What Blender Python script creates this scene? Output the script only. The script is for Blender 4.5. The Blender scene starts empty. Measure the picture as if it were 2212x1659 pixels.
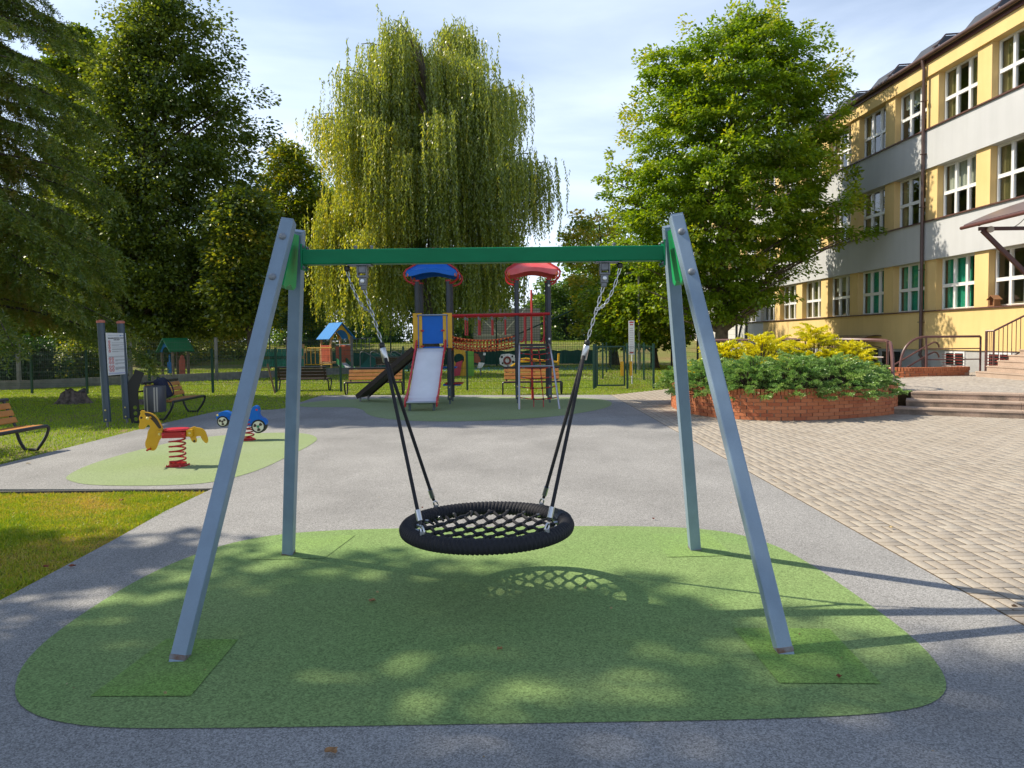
import bpy, bmesh, math, random
import numpy as np
from mathutils import Vector, Matrix
random.seed(7); rng = np.random.default_rng(7)
SC = bpy.context.scene
COL = SC.collection
R = math.radians
# ------------------------------------------------------------------ camera
cam_d = bpy.data.cameras.new('camera'); cam = bpy.data.objects.new('camera', cam_d); COL.objects.link(cam)
PITCH, ROLL, EYE = R(2.5), 0.012, 1.74
FPX, CPX, CPY = 1534.0, 1106.0, 800.0
FW = Vector((0, math.cos(PITCH), -math.sin(PITCH))); UP0 = Vector((0, math.sin(PITCH), math.cos(PITCH))); RT0 = Vector((1, 0, 0))
RT = RT0*math.cos(ROLL) - UP0*math.sin(ROLL); UP = UP0*math.cos(ROLL) + RT0*math.sin(ROLL)
EYEP = Vector((0, 0, EYE))
mw = Matrix((RT, UP, -FW)).transposed().to_4x4(); mw.translation = EYEP
cam.matrix_world = mw
cam_d.sensor_width = 36; cam_d.lens = 36*FPX/2212; cam_d.shift_y = (CPY-829.5)/2212
cam_d.clip_start = 0.05; cam_d.clip_end = 2000
SC.camera = cam
# ------------------------------------------------------------------ sun and sky
SUN = Vector((-0.979, 0.198, 0.98)).normalized()
sl = bpy.data.lights.new('sun', 'SUN'); so = bpy.data.objects.new('sun', sl); COL.objects.link(so)
sl.energy = 4.8; sl.angle = R(0.53); sl.color = (1, 0.90, 0.72)
so.rotation_euler = SUN.to_track_quat('Z', 'Y').to_euler()
world = bpy.data.worlds.new('World'); SC.world = world; world.use_nodes = True
wn, wl = world.node_tree.nodes, world.node_tree.links
wn.clear()
sky = wn.new('ShaderNodeTexSky'); sky.sky_type = 'NISHITA'; sky.sun_disc = False
sky.sun_elevation = R(45); sky.sun_rotation = R(-77); sky.air_density = 1.0; sky.dust_density = 0.6; sky.ozone_density = 1.0
tc = wn.new('ShaderNodeTexCoord')
mp = wn.new('ShaderNodeMapping'); mp.inputs['Rotation'].default_value = (0.5, 0.3, 0.9); mp.inputs['Scale'].default_value = (1.2, 5.0, 7.0)
n1 = wn.new('ShaderNodeTexNoise'); n1.inputs['Scale'].default_value = 1.1; n1.inputs['Detail'].default_value = 7; n1.inputs['Roughness'].default_value = 0.52; n1.inputs['Distortion'].default_value = 0.4
cr = wn.new('ShaderNodeValToRGB'); cr.color_ramp.elements[0].position = 0.32; cr.color_ramp.elements[0].color = (0.30,)*3+(1,); cr.color_ramp.elements[1].position = 0.72; cr.color_ramp.elements[1].color = (1.0,)*3+(1,)
mx = wn.new('ShaderNodeMix'); mx.data_type = 'RGBA'; mx.inputs['B'].default_value = (7.6, 8.5, 10.0, 1)
bg = wn.new('ShaderNodeBackground'); bg.inputs['Strength'].default_value = 0.12
wo = wn.new('ShaderNodeOutputWorld')
wl.new(tc.outputs['Generated'], mp.inputs['Vector']); wl.new(mp.outputs[0], n1.inputs['Vector']); wl.new(n1.outputs['Fac'], cr.inputs[0])
sx = wn.new('ShaderNodeSeparateXYZ'); wl.new(tc.outputs['Generated'], sx.inputs[0])
hz = wn.new('ShaderNodeMapRange'); hz.interpolation_type = 'SMOOTHSTEP'; hz.inputs[1].default_value = 0.15; hz.inputs[2].default_value = 0.75; hz.inputs[3].default_value = 1.0; hz.inputs[4].default_value = 0.08      # the thin high cloud thickens towards the horizon
mu = wn.new('ShaderNodeMath'); mu.operation = 'MULTIPLY'; wl.new(sx.outputs[2], hz.inputs[0]); wl.new(cr.outputs[0], mu.inputs[0]); wl.new(hz.outputs[0], mu.inputs[1])
wl.new(mu.outputs[0], mx.inputs['Factor']); wl.new(sky.outputs[0], mx.inputs['A']); wl.new(mx.outputs['Result'], bg.inputs[0]); wl.new(bg.outputs[0], wo.inputs[0])
SC.view_settings.view_transform = 'Standard'; SC.view_settings.look = 'None'; SC.view_settings.exposure = 0.48; SC.view_settings.gamma = 1
SC.cycles.max_bounces = 8; SC.cycles.diffuse_bounces = 4; SC.cycles.transparent_max_bounces = 12; SC.cycles.transmission_bounces = 4; SC.cycles.glossy_bounces = 3
SC.cycles.use_denoising = True; SC.cycles.sample_clamp_indirect = 6
# ------------------------------------------------------------------ measured points of the place
def ray(x, y): return FW + RT*((x-CPX)/FPX) - UP*((y-CPY)/FPX)
def G(x, y, z=0.0):                      # survey point on the level z
    d = ray(x, y); t = (z-EYE)/d.z; return EYEP + d*t
def AT(x, y, Y):                         # survey point in the vertical plane at distance Y
    d = ray(x, y); return EYEP + d*(Y/d.y)
# ------------------------------------------------------------------ materials
MATS = {}
def srgb(h):
    h = h.lstrip('#'); v = [int(h[i:i+2], 16)/255 for i in (0, 2, 4)]
    return tuple(c/12.92 if c <= .04045 else ((c+.055)/1.055)**2.4 for c in v)
def mat(name, rgb, rough=0.5, metal=0.0, var=0.0, vscale=6.0, bump=0.0, bscale=60.0, rgb2=None, fine=0.0, fscale=200.0, spec=0.5, tint=None, detail=4, gran=0.0, gscale=110.0, streak=0.0, sscale=(2.2, 2.2, .22)):
    """procedural paint / wood / stone: base colour varied by two noises, optional bump, optional per-piece tint attribute"""
    if name in MATS: return MATS[name]
    m = bpy.data.materials.new(name); m.use_nodes = True; MATS[name] = m
    n, l = m.node_tree.nodes, m.node_tree.links
    b = n['Principled BSDF']; b.inputs['Roughness'].default_value = rough; b.inputs['Metallic'].default_value = metal
    b.inputs['Specular IOR Level'].default_value = spec
    t = n.new('ShaderNodeTexCoord'); cur = None
    def mixc(fac, a, bb):
        x = n.new('ShaderNodeMix'); x.data_type = 'RGBA'
        l.new(fac, x.inputs['Factor'])
        for k, s in (('A', a), ('B', bb)):
            if isinstance(s, tuple): x.inputs[k].default_value = (*s[:3], 1)
            else: l.new(s, x.inputs[k])
        return x.outputs['Result']
    cur = tuple(rgb)
    r2 = rgb2 if rgb2 else tuple(max(0, c*(1-var)) for c in rgb)
    if tint:
        a = n.new('ShaderNodeAttribute'); a.attribute_name = 'tint'
        r = n.new('ShaderNodeValToRGB'); els = r.color_ramp.elements
        while len(els) < len(tint): els.new(0.5)
        for i, c in enumerate(tint): els[i].position = i/(len(tint)-1); els[i].color = (*c, 1)
        l.new(a.outputs['Fac'], r.inputs[0]); cur = r.outputs[0]
    if var > 0 or rgb2:
        z = n.new('ShaderNodeTexNoise'); z.inputs['Scale'].default_value = vscale; z.inputs['Detail'].default_value = detail
        l.new(t.outputs['Object'], z.inputs['Vector'])
        rr = n.new('ShaderNodeMapRange'); rr.inputs[1].default_value = 0.35; rr.inputs[2].default_value = 0.68
        l.new(z.outputs['Fac'], rr.inputs[0])
        if isinstance(cur, tuple): cur = mixc(rr.outputs[0], cur, r2)
        else:
            f = n.new('ShaderNodeMath'); f.operation = 'MULTIPLY'; f.inputs[1].default_value = var if var else 0.4
            l.new(rr.outputs[0], f.inputs[0]); cur = mixc(f.outputs[0], cur, r2)
    if fine > 0:
        z = n.new('ShaderNodeTexNoise'); z.inputs['Scale'].default_value = fscale; z.inputs['Detail'].default_value = 2
        l.new(t.outputs['Object'], z.inputs['Vector'])
        rr = n.new('ShaderNodeMapRange'); rr.inputs[1].default_value = 0.3; rr.inputs[2].default_value = 0.7; rr.inputs[3].default_value = 1-fine; rr.inputs[4].default_value = 1+fine
        l.new(z.outputs['Fac'], rr.inputs[0])
        hv = n.new('ShaderNodeVectorMath'); hv.operation = 'SCALE'
        if isinstance(cur, tuple): hv.inputs[0].default_value = cur[:3]
        else: l.new(cur, hv.inputs[0])
        l.new(rr.outputs[0], hv.inputs['Scale']); cur = hv.outputs[0]
    if streak > 0:                           # rain streaks and blotches with a shape of their own
        mpp = n.new('ShaderNodeMapping'); mpp.inputs['Scale'].default_value = sscale; l.new(t.outputs['Object'], mpp.inputs['Vector'])
        z = n.new('ShaderNodeTexNoise'); z.inputs['Scale'].default_value = 1.0; z.inputs['Detail'].default_value = 8; z.inputs['Roughness'].default_value = .65; l.new(mpp.outputs[0], z.inputs['Vector'])
        rr = n.new('ShaderNodeMapRange'); rr.inputs[1].default_value = .42; rr.inputs[2].default_value = .72; rr.inputs[3].default_value = 1; rr.inputs[4].default_value = 1-streak; l.new(z.outputs['Fac'], rr.inputs[0])
        hv = n.new('ShaderNodeVectorMath'); hv.operation = 'SCALE'
        if isinstance(cur, tuple): hv.inputs[0].default_value = cur[:3]
        else: l.new(cur, hv.inputs[0])
        l.new(rr.outputs[0], hv.inputs['Scale']); cur = hv.outputs[0]
    if gran > 0:                             # rubber granules: random brightness per cell
        z = n.new('ShaderNodeTexVoronoi'); z.inputs['Scale'].default_value = gscale; l.new(t.outputs['Object'], z.inputs['Vector'])
        sp = n.new('ShaderNodeSeparateColor'); l.new(z.outputs['Color'], sp.inputs[0])
        rr = n.new('ShaderNodeMapRange'); rr.inputs[3].default_value = 1-gran; rr.inputs[4].default_value = 1+gran; l.new(sp.outputs[0], rr.inputs[0])
        hv = n.new('ShaderNodeVectorMath'); hv.operation = 'SCALE'; l.new(cur, hv.inputs[0]); l.new(rr.outputs[0], hv.inputs['Scale']); cur = hv.outputs[0]
    if isinstance(cur, tuple): b.inputs['Base Color'].default_value = (*cur[:3], 1)
    else: l.new(cur, b.inputs['Base Color'])
    if bump > 0:
        z = n.new('ShaderNodeTexNoise'); z.inputs['Scale'].default_value = bscale; z.inputs['Detail'].default_value = 3
        l.new(t.outputs['Object'], z.inputs['Vector'])
        bp = n.new('ShaderNodeBump'); bp.inputs['Strength'].default_value = bump; bp.inputs['Distance'].default_value = 0.01
        l.new(z.outputs['Fac'], bp.inputs['Height']); l.new(bp.outputs[0], b.inputs['Normal'])
    return m
def leafmat(name, cols, trans=0.4, tcol=None, vscale=0.35, gloss=0.05):
    """leaf: tint attribute -> colour, sunlight coming through from behind"""
    if name in MATS: return MATS[name]
    m = bpy.data.materials.new(name); m.use_nodes = True; MATS[name] = m
    n, l = m.node_tree.nodes, m.node_tree.links; n.clear()
    a = n.new('ShaderNodeAttribute'); a.attribute_name = 'tint'
    r = n.new('ShaderNodeValToRGB'); els = r.color_ramp.elements
    while len(els) < len(cols): els.new(0.5)
    for i, c in enumerate(cols): els[i].position = i/(len(cols)-1); els[i].color = (*c, 1)
    l.new(a.outputs['Fac'], r.inputs[0])
    d = n.new('ShaderNodeBsdfDiffuse'); tr = n.new('ShaderNodeBsdfTranslucent'); g = n.new('ShaderNodeBsdfGlossy'); g.inputs['Roughness'].default_value = 0.35
    sc = n.new('ShaderNodeMix'); sc.data_type = 'RGBA'; sc.blend_type = 'MULTIPLY'; sc.inputs['Factor'].default_value = 1
    sc.inputs['B'].default_value = (*(tcol or (1.7, 1.6, 0.5)), 1)
    l.new(r.outputs[0], sc.inputs['A']); l.new(r.outputs[0], d.inputs[0]); l.new(sc.outputs['Result'], tr.inputs[0])
    m1 = n.new('ShaderNodeMixShader'); m1.inputs[0].default_value = trans
    l.new(d.outputs[0], m1.inputs[1]); l.new(tr.outputs[0], m1.inputs[2])
    m2 = n.new('ShaderNodeMixShader'); m2.inputs[0].default_value = gloss
    l.new(m1.outputs[0], m2.inputs[1]); l.new(g.outputs[0], m2.inputs[2])
    o = n.new('ShaderNodeOutputMaterial'); l.new(m2.outputs[0], o.inputs[0])
    return m
# ------------------------------------------------------------------ mesh helpers
WM = {}
def setp(o, label=None, cat=None, group=None, kind=None):
    if label: o['label'] = label
    if cat: o['category'] = cat
    if group: o['group'] = group
    if kind: o['kind'] = kind
    return o
def thing(name, label, cat, loc=(0, 0, 0), rz=0, group=None):
    o = bpy.data.objects.new(name, None); COL.objects.link(o); o.empty_display_size = 0.2
    o.location = loc; o.rotation_euler = (0, 0, rz)
    WM[o.name] = Matrix.Translation(Vector(loc)) @ Matrix.Rotation(rz, 4, 'Z')
    return setp(o, label, cat, group)
def link(name, me, parent=None):
    o = bpy.data.objects.new(name, me); COL.objects.link(o)
    if parent is not None: o.parent = parent
    return o
def kids(o): return [c for c in bpy.data.objects if c.parent == o]
def copy_tree(o, parent=None):
    c = o.copy(); COL.objects.link(c); c.parent = parent
    for k in list(kids(o)): copy_tree(k, c)
    return c
def frame(d, up=Vector((0, 0, 1))):
    d = Vector(d).normalized(); up = Vector(up)
    if abs(d.dot(up.normalized())) > 0.98: up = Vector((0, 1, 0))
    s = d.cross(up).normalized(); u = s.cross(d).normalized(); return d, s, u
class MB:
    """collects faces; build() links them as one mesh object"""
    def __init__(s): s.v = []; s.f = []; s.t = []; s.tint = 0.5
    def add(s, vs, fs):
        b = len(s.v); s.v += [tuple(v) for v in vs]; s.f += [tuple(b+i for i in f) for f in fs]; s.t += [s.tint]*len(vs); return s
    def box(s, c, d, ax=None):
        c = Vector(c); hx, hy, hz = d[0]/2, d[1]/2, d[2]/2
        X, Y, Z = ax if ax else (Vector((1, 0, 0)), Vector((0, 1, 0)), Vector((0, 0, 1)))
        vs = [c+X*(hx*i)+Y*(hy*j)+Z*(hz*k) for k in (-1, 1) for j in (-1, 1) for i in (-1, 1)]
        return s.add(vs, [(0, 2, 3, 1), (4, 5, 7, 6), (0, 1, 5, 4), (2, 6, 7, 3), (0, 4, 6, 2), (1, 3, 7, 5)])
    def bar(s, p, q, w, h, up=(0, 0, 1)):
        p, q = Vector(p), Vector(q); d, sd, u = frame(q-p, up)
        return s.box((p+q)/2, ((q-p).length, w, h), (d, sd, u))
    def prism(s, pts, o, ux, uy, th):
        """flat outline pts (2-d) laid at o along ux, uy, thickness th along ux x uy (centred)"""
        o, ux, uy = Vector(o), Vector(ux), Vector(uy); nrm = ux.cross(uy).normalized()
        n = len(pts)
        A = [o+ux*x+uy*y-nrm*(th/2) for x, y in pts]; B = [a+nrm*th for a in A]
        return s.add(A+B, [tuple(range(n))[::-1], tuple(range(n, 2*n))]+[(i, (i+1) % n, n+(i+1) % n, n+i) for i in range(n)])
    def tube(s, pts, r, n=8, closed=False, cap=True, tw=0.0):
        pts = [Vector(p) for p in pts]; m = len(pts); rs = r if isinstance(r, (list, tuple)) else [r]*m
        vs = []; prev = None
        for i, p in enumerate(pts):
            if closed: d = pts[(i+1) % m]-pts[i-1]
            else: d = pts[min(i+1, m-1)]-pts[max(i-1, 0)]
            d = d.normalized() if d.length > 1e-9 else Vector((0, 0, 1))
            if prev is None: _, sd, u = frame(d)
            else:
                sd = prev - d*prev.dot(d)
                sd = sd.normalized() if sd.length > 1e-6 else frame(d)[1]
                u = sd.cross(d).normalized()
            prev = sd
            for k in range(n):
                a = 2*math.pi*k/n + tw*i; vs.append(p+sd*(math.cos(a)*rs[i])+u*(math.sin(a)*rs[i]))
        fs = []
        for i in range(m if closed else m-1):
            for k in range(n):
                a, b = i*n+k, i*n+(k+1) % n; c, d2 = ((i+1) % m)*n+(k+1) % n, ((i+1) % m)*n+k; fs.append((a, b, c, d2))
        if cap and not closed: fs += [tuple(range(n))[::-1], tuple((m-1)*n+k for k in range(n))]
        return s.add(vs, fs)
    def lathe(s, prof, c, n=16, ax=(0, 0, 1), a0=0.0):
        c = Vector(c); d, sd, u = frame(ax); vs = []
        for r, z in prof:
            for k in range(n):
                a = a0+2*math.pi*k/n; vs.append(c+d*z+sd*(r*math.cos(a))+u*(r*math.sin(a)))
        m = len(prof); fs = [(i*n+k, i*n+(k+1) % n, (i+1)*n+(k+1) % n, (i+1)*n+k) for i in range(m-1) for k in range(n)]
        fs += [tuple(range(n))[::-1], tuple((m-1)*n+k for k in range(n))]
        return s.add(vs, fs)
    def dome(s, c, ax, r, h=None, n=12):
        h = h or r*0.6; return s.lathe([(r, 0), (r*.96, h*.35), (r*.75, h*.72), (r*.4, h*.95), (r*.05, h)], c, n, ax)
    def sheet(s, pts, z):
        return s.add([(p[0], p[1], z) for p in pts], [tuple(range(len(pts)))])
    def build(s, name, m, parent=None, bevel=0.0, smooth=False, seg=2, label=None, kind=None, local=False):
        me = bpy.data.meshes.new(name)
        vs = s.v
        if parent is not None and not local:
            chain = Matrix.Identity(4); p = parent
            inv = WM.get(p.name, None)
            while inv is None and p.parent is not None: p = p.parent; inv = WM.get(p.name, None)
            if inv is not None:
                iv = inv.inverted(); vs = [tuple(iv @ Vector(v)) for v in vs]
        me.from_pydata(vs, [], s.f); me.materials.append(m)
        at = me.attributes.new('tint', 'FLOAT', 'POINT'); at.data.foreach_set('value', np.array(s.t, dtype=np.float32))
        if True:
            b = bmesh.new(); b.from_mesh(me); bmesh.ops.recalc_face_normals(b, faces=b.faces); b.to_mesh(me); b.free()
        me.update()
        if smooth:
            me.polygons.foreach_set('use_smooth', [True]*len(me.polygons))
            me.set_sharp_from_angle(angle=R(42))
        o = link(name, me, parent)
        if bevel > 0:
            bv = o.modifiers.new('bevel', 'BEVEL'); bv.width = bevel; bv.segments = seg; bv.limit_method = 'ANGLE'; bv.angle_limit = R(35)
        if label: o['label'] = label
        if kind: o['kind'] = kind
        return o
def bez(a, b, c, n=8):
    a, b, c = Vector(a), Vector(b), Vector(c)
    return [a*(1-t)**2+b*(2*t*(1-t))+c*t**2 for t in [i/n for i in range(n+1)]]
def smoothpoly(pts, it=2, closed=True):
    pts = [Vector((p[0], p[1], p[2] if len(p) > 2 else 0)) for p in pts]
    for _ in range(it):
        q = []; n = len(pts)
        rngn = range(n) if closed else range(n-1)
        if not closed: q.append(pts[0])
        for i in rngn:
            a, b = pts[i], pts[(i+1) % n]; q += [a*.75+b*.25, a*.25+b*.75]
        if not closed: q.append(pts[-1])
        pts = q
    return pts
# ------------------------------------------------------------------ foliage helpers (numpy)
def unit(a): return a/np.maximum(np.linalg.norm(a, axis=1, keepdims=True), 1e-9)
def leafmesh(name, P, D, N, L, W, tint, m, parent=None, off=(0, 0, 0), fold=0.0, kind=None):
    """P base point, D long axis, N face normal: one rhombus leaf each"""
    n = len(P); D = unit(D); S = unit(np.cross(D, N)); N = np.cross(S, D)
    L = np.broadcast_to(np.asarray(L, float).reshape(-1, 1), (n, 1)); W = np.broadcast_to(np.asarray(W, float).reshape(-1, 1), (n, 1))
    V = np.empty((n, 4, 3), np.float32); P = P-np.array(off)
    V[:, 0] = P; V[:, 1] = P+D*L*.45+S*W*.5+N*W*fold; V[:, 2] = P+D*L; V[:, 3] = P+D*L*.45-S*W*.5+N*W*fold
    me = bpy.data.meshes.new(name); me.vertices.add(4*n); me.loops.add(4*n); me.polygons.add(n)
    me.vertices.foreach_set('co', V.reshape(-1)); me.loops.foreach_set('vertex_index', np.arange(4*n, dtype=np.int32))
    me.polygons.foreach_set('loop_start', np.arange(0, 4*n, 4, dtype=np.int32))
    try: me.polygons.foreach_set('loop_total', np.full(n, 4, dtype=np.int32))
    except Exception: pass
    at = me.attributes.new('tint', 'FLOAT', 'POINT'); at.data.foreach_set('value', np.repeat(np.clip(tint, 0, 1).astype(np.float32), 4))
    me.materials.append(m); me.update(calc_edges=True)
    o = link(name, me, parent)
    if kind: o['kind'] = kind
    return o
def rdir(n): return unit(rng.normal(size=(n, 3)))
# ================================================================== MATERIALS
WHITE = mat('white_plastic', (.80, .80, .78), .35, var=.06, vscale=3)
M_soil = mat('lawn_soil', (.13, .17, .03), .95, rgb2=(.20, .15, .06), vscale=.55, fine=.35, fscale=40)
M_grey = mat('grey_rubber', (.305, .30, .295), .92, var=.16, vscale=.7, detail=7, gran=.42, gscale=150, streak=.22, sscale=(.9, .5, .9), spec=.2)
M_green = mat('green_rubber', (.172, .27, .092), .92, rgb2=(.20, .28, .108), vscale=.8, detail=7, gran=.36, gscale=120, spec=.2)
M_green2 = mat('pale_green_rubber', (.25, .31, .165), .92, rgb2=(.23, .295, .135), vscale=.8, fine=.4, fscale=130, spec=.2)
M_patch = mat('repair_rubber', (.17, .30, .065), .92, rgb2=(.18, .285, .08), vscale=2.2, gran=.36, gscale=120, spec=.2)
M_curb = mat('rubber_edge', (.07, .065, .06), .9, var=.3)
M_pave = mat('paving_block', (.40, .36, .30), .9, tint=[(.315, .275, .23), (.375, .33, .278), (.405, .365, .31)], var=.35, rgb2=(.32, .27, .215), streak=.10, sscale=(.8, .6, 1), vscale=1.1, fine=.13, fscale=60, spec=.25)
M_joint = mat('mossy_joint', (.10, .06, .022), .95, rgb2=(.07, .045, .018), vscale=2, fine=.3, fscale=30)
M_sett = mat('granite_sett', (.36, .32, .28), .9, tint=[(.27, .24, .215), (.37, .33, .29), (.45, .41, .36)], var=.2, vscale=2, spec=.25)
M_yel = mat('yellow_render', (.74, .54, .25), .9, rgb2=(.68, .485, .215), vscale=.6, streak=.09, bump=.25, bscale=140, spec=.2, fine=.04, fscale=120)
M_gre = mat('grey_render', (.50, .51, .53), .9, rgb2=(.46, .47, .49), vscale=.5, streak=.07, bump=.25, bscale=140, spec=.2)
M_plinth = mat('plinth_render', (.42, .42, .43), .9, var=.25, vscale=1.2)
M_whiter = mat('white_render', (.62, .61, .59), .9, var=.12, vscale=.7)
M_maroon = mat('maroon_metal', (.105, .035, .032), .45, var=.2, vscale=2)
M_sill = mat('brown_sill_metal', (.12, .055, .045), .5, var=.3, vscale=3)
M_gutter = mat('brown_gutter', (.105, .062, .055), .45, var=.3, vscale=2)
M_roof = mat('dark_roof_sheet', (.055, .06, .075), .55, var=.3, vscale=1.5)
M_pvc = mat('white_window_frame', (.78, .78, .78), .3)
M_room = mat('room_interior', (.030, .028, .025), .9)
M_floor = mat('room_wall', (.16, .13, .08), .9)
M_cur1 = mat('olive_curtain', (.34, .29, .12), .9, var=.3, vscale=3)
M_cur2 = mat('teal_curtain', (.025, .42, .27), .8, var=.2, vscale=3)
M_cur3 = mat('pale_blind', (.45, .46, .40), .9, var=.1)
def glassmat():
    m = bpy.data.materials.new('window_glass'); m.use_nodes = True; n, l = m.node_tree.nodes, m.node_tree.links; n.clear()
    g = n.new('ShaderNodeBsdfGlossy'); g.inputs['Roughness'].default_value = .02; g.inputs[0].default_value = (.95, .97, 1, 1)
    t = n.new('ShaderNodeBsdfTransparent'); t.inputs[0].default_value = (.86, .9, .87, 1)
    lw = n.new('ShaderNodeLayerWeight'); lw.inputs[0].default_value = .5; pw = n.new('ShaderNodeMath'); pw.operation = 'POWER'; pw.inputs[1].default_value = 3.2; l.new(lw.outputs['Facing'], pw.inputs[0])
    f = n.new('ShaderNodeMapRange'); f.inputs[3].default_value = .07; f.inputs[4].default_value = .95; l.new(pw.outputs[0], f.inputs[0])
    x = n.new('ShaderNodeMixShader'); o = n.new('ShaderNodeOutputMaterial')
    l.new(f.outputs[0], x.inputs[0]); l.new(t.outputs[0], x.inputs[1]); l.new(g.outputs[0], x.inputs[2]); l.new(x.outputs[0], o.inputs[0]); return m
M_glass = glassmat()
M_brick = mat('red_brick', (.36, .105, .045), .85, tint=[(.36, .10, .042), (.46, .15, .06), (.53, .19, .085)], var=.15, vscale=3, fine=.1, fscale=50)
M_mortar = mat('mortar', (.42, .27, .19), .95, var=.2)
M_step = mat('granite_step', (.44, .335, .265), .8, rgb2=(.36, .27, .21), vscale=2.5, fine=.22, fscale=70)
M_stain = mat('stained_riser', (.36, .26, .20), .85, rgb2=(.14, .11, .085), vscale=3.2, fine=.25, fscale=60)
# ================================================================== GROUND
def structure(name, mb, m, **k): return mb.build(name, m, kind='structure', **k)
b = MB()
gx = [-400, -120, -60, -40, -20, 0, 20, 40, 60, 120, 400]; gy = [-60, -10, 0, 10, 20, 30, 40, 47, 50, 53, 56, 60, 70, 90, 150, 500, 1500]
def gz(x, y): return -.035 + (1.55*(0 if y < 48 else 1 if y > 56 else (lambda t: t*t*(3-2*t))((y-48)/8)) if x < 25 else 0)
vs = [(x, y, gz(x, y)) for y in gy for x in gx]; nx = len(gx)
b.add(vs, [(j*nx+i, j*nx+i+1, (j+1)*nx+i+1, (j+1)*nx+i) for j in range(len(gy)-1) for i in range(nx-1)])
structure('ground', b, M_soil)
# grey rubber play surface: outline measured on site; near-left lawn cut out of it
play = [(3.03, -6), (3.03, 21.78), (-6.18, 22.97), (-6.12, 20.3), (-5.98, 18.6), (-6.2, 18.28), (-7.54, 17.96), (-7.64, 15.4), (-7.56, 13.0), (-7.5, 10.5), (-7.6, 8.62),
        (-3.60, 8.40), (-3.62, 7.3), (-3.56, 6.2), (-3.52, 4.9), (-3.50, 3.0), (-3.5, -6)]
b = MB(); b.sheet([(-7.6, 8.62, 0)] and play, 0.0); n = len(play)
b.add([(p[0], p[1], 0) for p in play]+[(p[0], p[1], -.08) for p in play], [(i, (i+1) % n, n+(i+1) % n, n+i) for i in range(n)])
structure('play_surface', b, M_grey)
swp = [(-2.54, 3.50), (-2.74, 3.92), (-2.80, 4.5), (-2.78, 5.2), (-2.66, 5.72), (-2.42, 6.18), (-1.95, 6.44), (-1.1, 6.52), (1.03, 6.52), (1.80, 6.36), (2.12, 6.0), (2.25, 5.5), (2.29, 4.65), (2.29, 3.98), (2.2, 3.55), (2.05, 3.32), (1.8, 3.2), (1.23, 3.15), (-.24, 3.14), (-1.5, 3.13), (-1.95, 3.15), (-2.3, 3.27)]
structure('green_swing_surface', MB().sheet(smoothpoly(swp, 2), .004), M_green)
hop = [(-5.93, 9.3), (-6.18, 10.37), (-6.12, 11.9), (-5.85, 13.0), (-4.95, 13.6), (-4.0, 13.55), (-3.5, 12.8), (-3.4, 11.9), (-3.42, 10.8), (-3.45, 9.6), (-3.66, 8.9), (-4.0, 8.62), (-5.17, 8.66), (-5.65, 8.97)]
structure('green_rider_surface', MB().sheet(smoothpoly(hop, 2), .004), M_green2)
twp = [(-5.95, 19.3), (-5.9, 20.4), (-5.2, 21.2), (-3.4, 21.6), (-1.0, 21.5), (1.2, 21.3), (2.4, 20.6), (2.75, 19.4), (2.5, 18.0), (1.9, 16.9), (.9, 15.75), (-.6, 15.1), (-2.0, 15.15), (-3.0, 15.9), (-3.5, 16.9), (-3.75, 17.9), (-4.3, 18.8), (-5.3, 18.75)]
structure('green_tower_surface', MB().sheet(smoothpoly(twp, 2), .004), M_green2)
M_patch2 = mat('faded_repair_rubber', (.18, .285, .075), .92, rgb2=(.17, .27, .085), vscale=2, gran=.36, gscale=120)
for iq, q in enumerate(([(-2.05, 4.10), (-1.62, 4.08), (-1.60, 3.42), (-2.1, 3.43)], [(1.30, 4.16), (1.86, 4.13), (1.82, 3.46), (1.32, 3.48)], [(-2.0, 6.3), (-1.42, 6.28), (-1.52, 5.62), (-2.1, 5.6)], [(1.22, 6.22), (1.72, 6.2), (1.74, 5.56), (1.22, 5.54)])):
    structure('footing_patch', MB().sheet(q, .008), M_patch if iq < 2 else M_patch2)
b = MB(); b.box((-5.55, 8.41, -.03), (4.0, .05, .06)); structure('surface_edging', b, M_curb)
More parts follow.
